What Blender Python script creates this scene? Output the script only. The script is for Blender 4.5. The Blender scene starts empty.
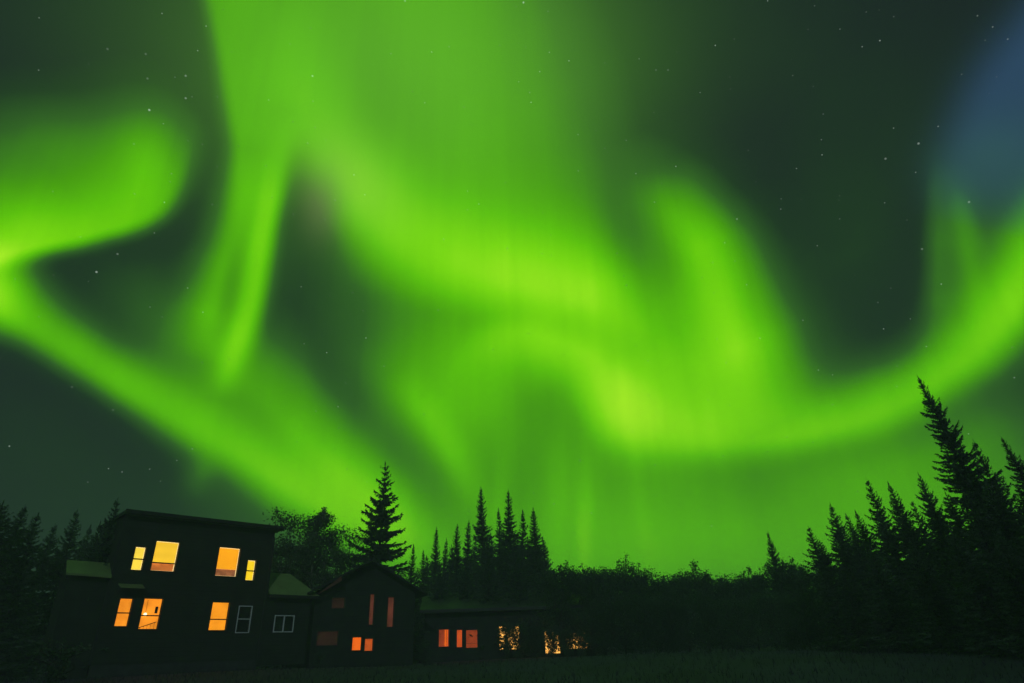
import bpy, math, random
from mathutils import Vector, Matrix

# ------------------------------------------------------------------ camera, sky, light, exposure
S = bpy.context.scene
C = S.collection
F, TH, RO, EYE = 620.0, math.radians(26.9), math.radians(2.2), 1.6
cam_data = bpy.data.cameras.new('camera')
cam_data.sensor_width = 36.0
cam_data.lens = F / 1024 * 36.0
cam_data.clip_start, cam_data.clip_end = 0.05, 6000
cam = bpy.data.objects.new('camera', cam_data)
C.objects.link(cam)
S.camera = cam
_f = Vector((0, math.cos(TH), math.sin(TH)))
_r0 = Vector((1, 0, 0))
_u0 = _r0.cross(_f)
RGT = _r0 * math.cos(RO) - _u0 * math.sin(RO)
UPV = _u0 * math.cos(RO) + _r0 * math.sin(RO)
cam.matrix_world = Matrix(((RGT.x, UPV.x, -_f.x, 0), (RGT.y, UPV.y, -_f.y, 0), (RGT.z, UPV.z, -_f.z, EYE), (0, 0, 0, 1)))
S.view_settings.view_transform = 'Standard'
S.view_settings.look = 'None'
S.view_settings.exposure = 0.0
S.view_settings.gamma = 1.0
S.view_settings.use_curve_mapping = False
S.render.resolution_x, S.render.resolution_y = 1024, 683
S.cycles.max_bounces = 5
S.cycles.diffuse_bounces = 2
S.cycles.transparent_max_bounces = 8
S.cycles.use_adaptive_sampling = True
S.cycles.adaptive_threshold = 0.02

SUN_ELEV, SUN_AZ = math.radians(24), math.radians(180)    # unseen bluish fill added behind the camera to lift darks, azimuth clockwise from +Y
FILL_SUN = 0.36
NISHITA = 0.0003
HAZE = 0.004

# aurora: soft elliptical glows on the sky chart (centre, turn, half-widths, brightness)
CHART_AXIS, CHART_E1, CHART_E2 = (0.000000, 0.892014, 0.452007), (1.000000, 0.000000, 0.000000), (0.000000, -0.452007, 0.892014)
WARP, RAYS = 0.008, 0.1
AURORA_BASE = 0.0
AURORA = [
    ((1.7153, -1.3189), 0.8414, (0.6096, 0.7927), -0.1911, 0.0179, 69.446, 0.625, ((1.000, 0.496, 0.992, 0.749), (0.743, 0.494, 0.983, 0.772), (0.482, 0.495, 0.979, 0.795), (0.270, 0.501, 0.985, 0.818), (0.150, 0.537, 0.995, 0.831), (0.104, 0.585, 0.999, 0.842), (0.093, 0.641, 1.000, 0.852), (0.076, 0.698, 0.999, 0.862), (0.058, 0.717, 0.991, 0.871), (0.043, 0.736, 0.982, 0.880), (0.021, 0.680, 0.959, 0.888), (0.003, 0.633, 0.936, 0.896), (0.000, 0.581, 0.893, 0.909), (0.009, 0.534, 0.846, 0.925), (0.031, 0.502, 0.812, 0.940), (0.067, 0.493, 0.797, 0.956), (0.109, 0.485, 0.783, 0.971), (0.145, 0.470, 0.752, 0.985), (0.182, 0.455, 0.720, 1.000), (0.225, 0.444, 0.692, 0.995), (0.271, 0.439, 0.666, 0.938), (0.328, 0.434, 0.642, 0.881), (0.405, 0.425, 0.620, 0.785), (0.499, 0.414, 0.599, 0.670), (0.607, 0.404, 0.581, 0.550), (0.730, 0.402, 0.578, 0.367), (0.865, 0.401, 0.576, 0.183), (1.000, 0.400, 0.575, 0.000))),
    ((3.0766, -3.3206), 0.6603, (0.7335, 0.6796), -0.1655, 0.0034, 71.430, 0.281, ((0.000, 0.400, 1.000, 0.000), (0.250, 0.405, 0.968, 0.100), (0.517, 0.410, 0.939, 0.200), (0.758, 0.416, 0.912, 0.300), (0.931, 0.422, 0.888, 0.400), (0.998, 0.424, 0.881, 0.514), (0.970, 0.426, 0.875, 0.632), (0.891, 0.427, 0.870, 0.749), (0.804, 0.428, 0.866, 0.867), (0.754, 0.430, 0.861, 0.985), (0.759, 0.431, 0.857, 1.000), (0.792, 0.432, 0.853, 1.000), (0.841, 0.434, 0.850, 1.000), (0.896, 0.435, 0.846, 1.000), (0.947, 0.436, 0.843, 1.000), (0.982, 0.437, 0.839, 1.000), (0.994, 0.439, 0.836, 0.981), (1.000, 0.442, 0.834, 0.923), (1.000, 0.445, 0.832, 0.865), (0.987, 0.447, 0.830, 0.807), (0.955, 0.450, 0.828, 0.749), (0.896, 0.452, 0.826, 0.691), (0.802, 0.453, 0.832, 0.598), (0.670, 0.453, 0.845, 0.479), (0.512, 0.452, 0.858, 0.359), (0.339, 0.452, 0.872, 0.239), (0.164, 0.452, 0.887, 0.120), (0.000, 0.451, 0.903, 0.000))),
    (-0.2273, 0.0009, -0.6452, 0.0679, 0.0371, 0.3978),
    ((3.9650, 2.5764), 1.4170, (-0.5449, 0.8385), 0.2358, 0.0414, 106.459, 0.785, ((1.000, 0.215, 0.860, 0.835), (0.901, 0.209, 0.854, 0.846), (0.797, 0.204, 0.849, 0.857), (0.695, 0.202, 0.857, 0.868), (0.600, 0.202, 0.876, 0.879), (0.519, 0.205, 0.903, 0.891), (0.459, 0.207, 0.942, 0.920), (0.414, 0.206, 0.975, 0.960), (0.373, 0.202, 0.997, 1.000), (0.326, 0.204, 1.000, 0.992), (0.276, 0.211, 0.998, 0.960), (0.227, 0.218, 0.998, 0.927), (0.178, 0.226, 1.000, 0.895), (0.133, 0.234, 0.997, 0.863), (0.086, 0.234, 0.963, 0.843), (0.042, 0.236, 0.940, 0.822), (0.014, 0.239, 0.918, 0.794), (0.000, 0.241, 0.890, 0.730), (0.006, 0.241, 0.855, 0.667), (0.040, 0.234, 0.825, 0.586), (0.100, 0.224, 0.792, 0.502), (0.181, 0.215, 0.755, 0.419), (0.284, 0.208, 0.720, 0.339), (0.404, 0.202, 0.692, 0.259), (0.537, 0.201, 0.666, 0.191), (0.687, 0.202, 0.644, 0.127), (0.845, 0.208, 0.639, 0.064), (1.000, 0.218, 0.640, 0.000))),
    (-0.3681, 0.0516, -0.0065, 0.0244, 0.0278, 0.5148),
    (-0.3146, 0.1509, 0.0981, 0.0822, 0.0355, 0.2808),
    (-0.2615, 0.1366, -0.1651, 0.0214, 0.0321, 0.1404),
    ((-0.2679, -3.6397), 1.0038, (-0.9973, 0.0734), 0.2072, 0.0201, 89.449, 0.468, ((1.000, 0.942, 0.212, 0.950), (0.912, 0.935, 0.208, 0.950), (0.823, 0.929, 0.205, 0.950), (0.734, 0.923, 0.201, 0.950), (0.647, 0.917, 0.198, 0.950), (0.560, 0.913, 0.196, 0.953), (0.472, 0.922, 0.198, 0.965), (0.384, 0.931, 0.201, 0.978), (0.302, 0.941, 0.204, 0.991), (0.227, 0.952, 0.211, 1.000), (0.155, 0.966, 0.226, 1.000), (0.091, 0.982, 0.244, 1.000), (0.043, 0.999, 0.265, 1.000), (0.014, 1.000, 0.288, 0.958), (0.000, 0.998, 0.316, 0.911), (0.002, 0.996, 0.350, 0.865), (0.019, 0.994, 0.382, 0.791), (0.053, 0.991, 0.415, 0.705), (0.102, 0.988, 0.455, 0.620), (0.165, 0.984, 0.502, 0.534), (0.246, 0.963, 0.522, 0.460), (0.349, 0.934, 0.520, 0.394), (0.467, 0.909, 0.519, 0.329), (0.587, 0.889, 0.521, 0.263), (0.698, 0.874, 0.524, 0.197), (0.800, 0.878, 0.527, 0.131), (0.900, 0.881, 0.528, 0.066), (1.000, 0.883, 0.530, 0.000))),
    ((-1.4926, -5.9704), 0.6202, (-0.9701, 0.2425), 0.2268, 0.0037, 91.135, 0.325, ((0.000, 0.783, 0.783, 0.000), (0.042, 0.748, 0.796, 0.113), (0.083, 0.716, 0.809, 0.226), (0.123, 0.687, 0.823, 0.340), (0.164, 0.660, 0.837, 0.453), (0.209, 0.635, 0.852, 0.566), (0.260, 0.611, 0.867, 0.679), (0.319, 0.600, 0.880, 0.742), (0.391, 0.595, 0.893, 0.778), (0.472, 0.590, 0.907, 0.814), (0.557, 0.585, 0.921, 0.849), (0.641, 0.581, 0.936, 0.885), (0.720, 0.576, 0.951, 0.921), (0.789, 0.572, 0.967, 0.956), (0.844, 0.568, 0.983, 0.992), (0.885, 0.570, 0.991, 1.000), (0.928, 0.577, 0.992, 0.989), (0.966, 0.584, 0.994, 0.978), (0.993, 0.592, 0.995, 0.967), (1.000, 0.600, 0.997, 0.956), (0.979, 0.607, 0.998, 0.945), (0.922, 0.615, 0.998, 0.920), (0.820, 0.622, 0.998, 0.767), (0.681, 0.630, 0.997, 0.613), (0.516, 0.638, 0.997, 0.460), (0.340, 0.647, 0.997, 0.307), (0.163, 0.657, 0.999, 0.153), (0.000, 0.667, 1.000, 0.000))),
    ((-1.2338, -4.3031), 0.5709, (-0.9613, 0.2756), 0.2028, 0.0026, 106.813, 0.608, ((0.286, 0.721, 0.926, 0.000), (0.431, 0.721, 0.943, 0.092), (0.583, 0.721, 0.959, 0.184), (0.724, 0.721, 0.977, 0.277), (0.837, 0.721, 0.995, 0.369), (0.916, 0.721, 0.999, 0.478), (0.971, 0.722, 1.000, 0.590), (1.000, 0.722, 1.000, 0.703), (1.000, 0.723, 0.999, 0.811), (0.967, 0.723, 0.982, 0.856), (0.905, 0.723, 0.965, 0.901), (0.817, 0.724, 0.949, 0.947), (0.712, 0.724, 0.934, 0.992), (0.574, 0.724, 0.931, 1.000), (0.391, 0.725, 0.932, 1.000), (0.211, 0.726, 0.933, 1.000), (0.078, 0.727, 0.935, 1.000), (0.018, 0.729, 0.926, 0.980), (0.000, 0.731, 0.913, 0.954), (0.027, 0.732, 0.901, 0.927), (0.102, 0.733, 0.888, 0.901), (0.239, 0.734, 0.881, 0.836), (0.480, 0.736, 0.883, 0.713), (0.697, 0.740, 0.888, 0.590), (0.742, 0.743, 0.891, 0.452), (0.631, 0.744, 0.893, 0.301), (0.450, 0.745, 0.895, 0.151), (0.286, 0.747, 0.897, 0.000))),
    ((1.2183, -2.4598), 0.8618, (-0.8961, -0.4438), -0.0640, 0.0103, 14.024, 0.491, ((0.195, 0.909, 0.741, 0.952), (0.189, 0.880, 0.737, 0.964), (0.176, 0.852, 0.734, 0.975), (0.174, 0.827, 0.730, 0.987), (0.199, 0.802, 0.726, 0.998), (0.266, 0.777, 0.713, 1.000), (0.364, 0.754, 0.698, 1.000), (0.475, 0.733, 0.684, 1.000), (0.583, 0.712, 0.672, 1.000), (0.701, 0.681, 0.665, 0.988), (0.832, 0.654, 0.659, 0.976), (0.942, 0.629, 0.654, 0.965), (1.000, 0.607, 0.649, 0.953), (0.981, 0.611, 0.663, 0.911), (0.899, 0.615, 0.678, 0.866), (0.778, 0.620, 0.694, 0.822), (0.643, 0.626, 0.713, 0.778), (0.520, 0.633, 0.733, 0.734), (0.421, 0.641, 0.754, 0.691), (0.313, 0.649, 0.778, 0.648), (0.203, 0.657, 0.803, 0.605), (0.105, 0.667, 0.831, 0.562), (0.032, 0.677, 0.861, 0.520), (0.000, 0.687, 0.893, 0.477), (0.017, 0.701, 0.917, 0.359), (0.069, 0.717, 0.943, 0.239), (0.135, 0.733, 0.970, 0.120), (0.195, 0.750, 1.000, 0.000))),
    (-0.1478, 0.2443, 0.0334, 0.0426, 0.0800, 0.1404),
    (0.0481, 0.0398, -0.3039, 0.1202, 0.0799, 0.2106),
    ((1.6585, -1.3663), 0.6127, (0.6359, 0.7718), 0.0142, 0.0663, 45.138, 0.515, ((1.000, 0.610, 0.671, 0.000), (0.834, 0.569, 0.705, 0.164), (0.668, 0.534, 0.742, 0.329), (0.502, 0.509, 0.804, 0.513), (0.336, 0.511, 0.941, 0.715), (0.214, 0.526, 1.000, 0.858), (0.138, 0.520, 0.905, 0.941), (0.080, 0.507, 0.801, 1.000), (0.028, 0.507, 0.698, 1.000), (0.000, 0.508, 0.621, 1.000), (0.013, 0.500, 0.590, 0.961), (0.062, 0.485, 0.585, 0.894), (0.141, 0.474, 0.606, 0.848), (0.245, 0.474, 0.668, 0.820), (0.352, 0.471, 0.696, 0.818), (0.464, 0.470, 0.726, 0.818), (0.572, 0.470, 0.750, 0.824), (0.680, 0.469, 0.759, 0.841), (0.776, 0.475, 0.778, 0.858), (0.848, 0.486, 0.787, 0.837), (0.902, 0.497, 0.785, 0.798), (0.937, 0.506, 0.778, 0.724), (0.947, 0.513, 0.765, 0.586), (0.945, 0.519, 0.749, 0.448), (0.949, 0.525, 0.734, 0.313), (0.964, 0.551, 0.744, 0.208), (0.982, 0.581, 0.756, 0.104), (1.000, 0.614, 0.767, 0.000))),
    (-0.0590, -0.0284, -0.0419, 0.0878, 0.0721, 0.3510),
    (0.0037, -0.0710, -0.3834, 0.0961, 0.0636, 0.2340),
    ((3.1729, -5.4925), 0.1952, (-0.8659, -0.5002), 0.0885, 0.0026, 90.794, 0.210, ((1.000, 0.778, 0.778, 0.000), (0.868, 0.789, 0.765, 0.126), (0.727, 0.801, 0.752, 0.252), (0.583, 0.813, 0.740, 0.379), (0.444, 0.826, 0.728, 0.505), (0.316, 0.840, 0.717, 0.631), (0.208, 0.853, 0.706, 0.757), (0.124, 0.868, 0.695, 0.883), (0.067, 0.883, 0.704, 0.905), (0.028, 0.900, 0.715, 0.921), (0.006, 0.917, 0.725, 0.937), (0.000, 0.934, 0.736, 0.953), (0.008, 0.952, 0.747, 0.969), (0.028, 0.971, 0.759, 0.985), (0.060, 0.990, 0.770, 1.000), (0.111, 0.990, 0.770, 0.913), (0.186, 0.991, 0.771, 0.827), (0.278, 0.991, 0.771, 0.740), (0.380, 0.991, 0.771, 0.654), (0.484, 0.992, 0.771, 0.567), (0.584, 0.992, 0.772, 0.480), (0.673, 0.993, 0.772, 0.394), (0.744, 0.994, 0.773, 0.314), (0.802, 0.995, 0.774, 0.251), (0.854, 0.997, 0.775, 0.189), (0.903, 0.998, 0.776, 0.126), (0.950, 0.999, 0.777, 0.063), (1.000, 1.000, 0.778, 0.000))),
    ((5.0743, -2.2727), 0.2313, (0.4088, 0.9126), -0.0195, 0.0290, 71.114, 0.314, ((0.000, 1.000, 0.538, 0.000), (0.174, 0.935, 0.512, 0.139), (0.348, 0.893, 0.497, 0.277), (0.506, 0.881, 0.497, 0.416), (0.637, 0.898, 0.508, 0.520), (0.747, 0.913, 0.515, 0.615), (0.838, 0.925, 0.521, 0.709), (0.910, 0.933, 0.528, 0.792), (0.957, 0.928, 0.539, 0.834), (0.984, 0.915, 0.544, 0.877), (0.996, 0.897, 0.546, 0.919), (1.000, 0.878, 0.547, 0.962), (0.998, 0.853, 0.535, 0.975), (0.987, 0.827, 0.522, 0.983), (0.965, 0.801, 0.508, 0.991), (0.934, 0.775, 0.493, 0.999), (0.892, 0.747, 0.477, 1.000), (0.838, 0.710, 0.453, 0.963), (0.771, 0.676, 0.431, 0.927), (0.697, 0.647, 0.413, 0.890), (0.618, 0.623, 0.397, 0.854), (0.538, 0.601, 0.383, 0.812), (0.456, 0.580, 0.380, 0.677), (0.368, 0.560, 0.376, 0.541), (0.277, 0.542, 0.373, 0.406), (0.184, 0.527, 0.372, 0.271), (0.091, 0.513, 0.371, 0.135), (0.000, 0.501, 0.370, 0.000))),
    (0.0955, -0.0485, -0.6534, 0.0545, 0.0382, 0.3042),
    (0.0744, -0.0054, -0.3908, 0.0524, 0.0208, 0.0936),
    (0.0307, -0.0576, 0.1391, 0.0353, 0.0319, -0.0819),
    ((2.4031, 1.1656), -0.0445, (-0.4364, 0.8998), -0.1731, 0.0887, 63.208, 0.655, ((1.000, 0.475, 0.621, 0.000), (0.888, 0.443, 0.653, 0.173), (0.778, 0.420, 0.695, 0.347), (0.677, 0.416, 0.734, 0.411), (0.581, 0.412, 0.773, 0.469), (0.492, 0.408, 0.814, 0.527), (0.407, 0.409, 0.852, 0.574), (0.328, 0.428, 0.878, 0.587), (0.255, 0.450, 0.907, 0.600), (0.190, 0.474, 0.938, 0.624), (0.132, 0.503, 0.972, 0.661), (0.083, 0.532, 0.991, 0.691), (0.043, 0.560, 0.996, 0.716), (0.014, 0.590, 1.000, 0.741), (0.000, 0.610, 0.997, 0.768), (0.000, 0.623, 0.985, 0.797), (0.012, 0.630, 0.967, 0.826), (0.038, 0.622, 0.946, 0.855), (0.074, 0.619, 0.931, 0.885), (0.110, 0.616, 0.917, 0.916), (0.151, 0.597, 0.880, 0.949), (0.223, 0.557, 0.812, 0.974), (0.320, 0.522, 0.754, 0.993), (0.434, 0.492, 0.711, 1.000), (0.563, 0.464, 0.678, 1.000), (0.701, 0.446, 0.656, 0.992), (0.849, 0.444, 0.653, 0.942), (1.000, 0.449, 0.660, 0.893))),
    (0.3574, -0.0054, -0.6826, 0.0354, 0.0466, 0.1170),
    ((1.4987, -3.6956), 0.4351, (-0.9267, -0.3758), -0.1670, 0.0089, 43.417, 0.629, ((0.986, 0.889, 0.604, 0.000), (0.991, 0.904, 0.611, 0.055), (1.000, 0.920, 0.619, 0.110), (0.987, 0.936, 0.626, 0.164), (0.929, 0.953, 0.633, 0.258), (0.835, 0.969, 0.640, 0.377), (0.718, 0.988, 0.648, 0.496), (0.592, 1.000, 0.654, 0.611), (0.430, 0.983, 0.653, 0.703), (0.247, 0.970, 0.655, 0.794), (0.088, 0.964, 0.661, 0.886), (0.000, 0.953, 0.666, 0.969), (0.007, 0.909, 0.655, 0.977), (0.080, 0.865, 0.643, 0.984), (0.183, 0.827, 0.633, 0.992), (0.281, 0.795, 0.625, 1.000), (0.341, 0.767, 0.621, 1.000), (0.376, 0.746, 0.623, 0.983), (0.401, 0.726, 0.625, 0.967), (0.424, 0.707, 0.628, 0.951), (0.449, 0.689, 0.630, 0.935), (0.474, 0.681, 0.638, 0.836), (0.490, 0.676, 0.648, 0.712), (0.521, 0.671, 0.658, 0.588), (0.589, 0.667, 0.671, 0.459), (0.705, 0.676, 0.708, 0.306), (0.846, 0.687, 0.753, 0.153), (0.986, 0.699, 0.804, 0.000))),
    (0.1504, -0.0398, -0.0277, 0.0863, 0.0440, 0.2574),
    (0.1178, 0.0009, 0.4968, 0.0280, 0.0395, 0.0234),
    (0.1228, -0.1729, 0.0051, 0.2683, 0.0910, 0.6318),
    (0.3235, -0.1519, 0.0623, 0.0798, 0.0749, 0.2340),
    (0.0316, -0.1267, -0.0629, 0.0111, 0.0537, 0.0819),
    (0.0521, -0.1425, -0.0559, 0.0070, 0.0454, 0.1404),
    (0.3379, -0.0615, -0.0011, 0.0338, 0.0283, 0.0702),
    ((1.2406, -3.4195), 0.5370, (-0.9400, -0.3411), 0.1001, 0.0438, 69.409, -0.116, ((0.000, 0.953, 0.693, -0.000), (0.179, 0.912, 0.672, 0.080), (0.356, 0.889, 0.663, 0.160), (0.517, 0.878, 0.661, 0.234), (0.666, 0.874, 0.664, 0.301), (0.795, 0.887, 0.680, 0.368), (0.890, 0.917, 0.699, 0.416), (0.950, 0.945, 0.706, 0.442), (0.983, 0.956, 0.701, 0.468), (0.999, 0.959, 0.690, 0.494), (1.000, 0.944, 0.676, 0.554), (0.980, 0.914, 0.659, 0.641), (0.943, 0.884, 0.641, 0.728), (0.894, 0.857, 0.625, 0.815), (0.840, 0.831, 0.609, 0.901), (0.779, 0.817, 0.599, 0.926), (0.703, 0.804, 0.590, 0.944), (0.620, 0.797, 0.584, 0.963), (0.536, 0.796, 0.584, 0.981), (0.457, 0.801, 0.588, 1.000), (0.388, 0.815, 0.600, 0.978), (0.325, 0.836, 0.622, 0.908), (0.266, 0.856, 0.644, 0.838), (0.209, 0.877, 0.667, 0.769), (0.153, 0.899, 0.693, 0.681), (0.101, 0.931, 0.731, 0.454), (0.050, 0.965, 0.773, 0.227), (0.000, 1.000, 0.818, -0.000))),
    ((-0.1030, -6.6524), 0.9132, (-0.9999, 0.0155), -0.3123, 0.0045, 118.702, 0.256, ((1.000, 1.000, 0.200, 0.000), (0.872, 0.989, 0.200, 0.116), (0.736, 0.978, 0.200, 0.232), (0.600, 0.967, 0.200, 0.349), (0.469, 0.958, 0.200, 0.465), (0.351, 0.949, 0.201, 0.581), (0.252, 0.940, 0.201, 0.697), (0.176, 0.932, 0.201, 0.763), (0.115, 0.922, 0.201, 0.805), (0.068, 0.913, 0.201, 0.848), (0.035, 0.904, 0.201, 0.891), (0.013, 0.895, 0.201, 0.934), (0.002, 0.886, 0.201, 0.977), (0.000, 0.876, 0.201, 1.000), (0.011, 0.861, 0.201, 0.976), (0.034, 0.847, 0.201, 0.953), (0.069, 0.834, 0.201, 0.929), (0.115, 0.821, 0.201, 0.906), (0.169, 0.808, 0.200, 0.882), (0.232, 0.795, 0.200, 0.859), (0.301, 0.783, 0.200, 0.835), (0.378, 0.777, 0.202, 0.757), (0.467, 0.776, 0.207, 0.631), (0.568, 0.775, 0.211, 0.505), (0.675, 0.774, 0.216, 0.378), (0.785, 0.774, 0.221, 0.252), (0.895, 0.773, 0.226, 0.126), (1.000, 0.773, 0.232, 0.000))),
    ((1.0837, -8.0585), 0.5996, (-0.9911, -0.1333), -0.3341, 0.0014, 134.829, 0.128, ((1.000, 0.969, 0.840, 0.000), (0.938, 0.970, 0.841, 0.129), (0.877, 0.971, 0.842, 0.257), (0.816, 0.972, 0.843, 0.386), (0.754, 0.973, 0.844, 0.514), (0.692, 0.974, 0.844, 0.643), (0.627, 0.975, 0.845, 0.771), (0.558, 0.976, 0.846, 0.900), (0.480, 0.977, 0.855, 0.924), (0.390, 0.979, 0.864, 0.937), (0.294, 0.980, 0.874, 0.950), (0.201, 0.981, 0.884, 0.963), (0.118, 0.983, 0.894, 0.977), (0.054, 0.984, 0.905, 0.990), (0.016, 0.985, 0.915, 1.000), (0.000, 0.987, 0.916, 0.932), (0.000, 0.988, 0.917, 0.864), (0.017, 0.989, 0.918, 0.796), (0.048, 0.990, 0.920, 0.728), (0.095, 0.991, 0.921, 0.660), (0.156, 0.993, 0.922, 0.592), (0.233, 0.994, 0.923, 0.517), (0.333, 0.995, 0.924, 0.431), (0.454, 0.995, 0.924, 0.345), (0.588, 0.996, 0.925, 0.259), (0.729, 0.998, 0.926, 0.172), (0.868, 0.999, 0.927, 0.086), (1.000, 1.000, 0.929, 0.000))),
    (0.2561, 0.0517, -0.0718, 0.0594, 0.0822, 0.0585),
    (-0.2388, -0.0913, -0.0875, 0.0108, 0.0148, 0.1170),
    (-0.2182, -0.1116, -0.6125, 0.0590, 0.0278, 0.0702),
    (0.2814, -0.0992, 0.2885, 0.0842, 0.0253, 0.1170),
    (-0.0017, -0.1062, -0.2083, 0.0478, 0.0390, -0.1053),
    (0.0811, -0.1125, -0.0195, 0.0234, 0.0309, -0.0468),
    (0.1850, -0.1283, 0.0089, 0.0499, 0.0223, -0.0468),
    (-0.1555, 0.0451, -0.0259, 0.0329, 0.0548, 0.0936),
    (-0.2801, 0.0676, 0.1958, 0.0579, 0.0290, 0.0585),
    (0.0963, 0.0599, 0.3402, 0.0171, 0.0477, -0.1053),
    (-0.0331, 0.0204, -0.2470, 0.0643, 0.0113, -0.0351),
    (-0.2905, 0.2378, 0.1011, 0.0887, 0.0319, -0.0800),
    (0.2562, 0.0887, -0.0912, 0.0526, 0.0809, 0.0500),
    (-0.3325, -0.0645, -0.6761, 0.0769, 0.0389, 0.0300),
    (0.1428, 0.1936, 0.3453, 0.0489, 0.0888, -0.0300),
    (-0.0143, -0.1251, -0.1418, 0.0079, 0.0384, 0.0800),
    (0.0952, -0.1357, 0.1248, 0.0108, 0.0451, 0.0600),
]
AURORA_RAMP = [(0, (0.01033, 0.01938, 0.01764)), (0.1, (0.01298, 0.03820, 0.01600)), (0.25, (0.02956, 0.12214, 0.01600)), (0.45, (0.06480, 0.35153, 0.00243)), (0.65, (0.11193, 0.57758, 0.00000)), (0.85, (0.20864, 0.76052, 0.00243)), (1.1, (0.41254, 0.93869, 0.01764))]
AURORA_PATCH = [
    ((0.1441, 0.4793, 0.0369), [(-0.0696, 0.2182, -0.0068, 0.1588, 0.0978, 0.5000)]),
    ((0.3050, 0.7011, 0.0545), [(-0.1200, 0.1311, -0.8792, 0.0411, 0.0266, 0.4000)]),
    ((0.1620, 0.1620, 0.0887), [(-0.1423, 0.1138, -0.1500, 0.0148, 0.0262, 0.4000)]),
    ((0.0273, 0.0685, 0.1329), [((-1.6334, -4.8027), 1.8728, (-0.9467, 0.3220), -0.2903, 0.0145, 55.703, 0.900, ((0.426, 0.780, 0.120, 1.000), (0.351, 0.773, 0.119, 1.000), (0.257, 0.766, 0.117, 1.000), (0.160, 0.763, 0.117, 1.000), (0.074, 0.763, 0.117, 1.000), (0.016, 0.765, 0.117, 1.000), (0.000, 0.763, 0.117, 1.000), (0.043, 0.753, 0.115, 0.998), (0.145, 0.741, 0.112, 0.992), (0.281, 0.736, 0.110, 0.986), (0.419, 0.741, 0.109, 0.981), (0.537, 0.746, 0.109, 0.974), (0.655, 0.748, 0.108, 0.966), (0.767, 0.753, 0.107, 0.958), (0.862, 0.760, 0.107, 0.950), (0.930, 0.771, 0.107, 0.938), (0.972, 0.786, 0.107, 0.921), (0.994, 0.801, 0.106, 0.903), (1.000, 0.814, 0.106, 0.885), (0.994, 0.828, 0.105, 0.868), (0.978, 0.848, 0.104, 0.788), (0.949, 0.868, 0.104, 0.705), (0.905, 0.888, 0.103, 0.621), (0.843, 0.907, 0.102, 0.528), (0.755, 0.924, 0.101, 0.396), (0.648, 0.945, 0.100, 0.264), (0.535, 0.971, 0.100, 0.132), (0.426, 1.000, 0.100, 0.000)))]),
    ((0.0369, 0.1170, 0.1022), [(0.3404, 0.1147, 0.3064, 0.0303, 0.0281, 0.5000)]),
]
BRIGHT_STARS = [(-0.468471, 0.585616, 0.661505, 0.350000), (-0.421533, 0.570022, 0.705255, 0.160000), (-0.427039, 0.589554, 0.685612, 0.180000), (-0.462446, 0.558486, 0.688648, 0.080000), (-0.457825, 0.537243, 0.708355, 0.070000), (-0.493701, 0.519676, 0.697278, 0.070000), (-0.550342, 0.686087, 0.475824, 0.300000), (-0.528134, 0.684411, 0.502649, 0.120000), (-0.268946, 0.610537, 0.744924, 0.200000), (0.034674, 0.565785, 0.823823, 0.300000), (-0.131158, 0.554900, 0.821513, 0.150000), (0.539251, 0.613085, 0.577353, 0.200000), (0.509341, 0.638625, 0.576828, 0.160000), (0.590244, 0.635936, 0.497189, 0.160000), (-0.491865, 0.607370, 0.623835, 0.050000), (0.342161, 0.747476, 0.569390, 0.120000), (0.551707, 0.691843, 0.465803, 0.120000), (0.223004, 0.625256, 0.747880, 0.050000), (0.239434, 0.623219, 0.744493, 0.060000), (-0.542002, 0.779174, 0.314836, 0.060000), (-0.579581, 0.742943, 0.334845, 0.050000)]

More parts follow.
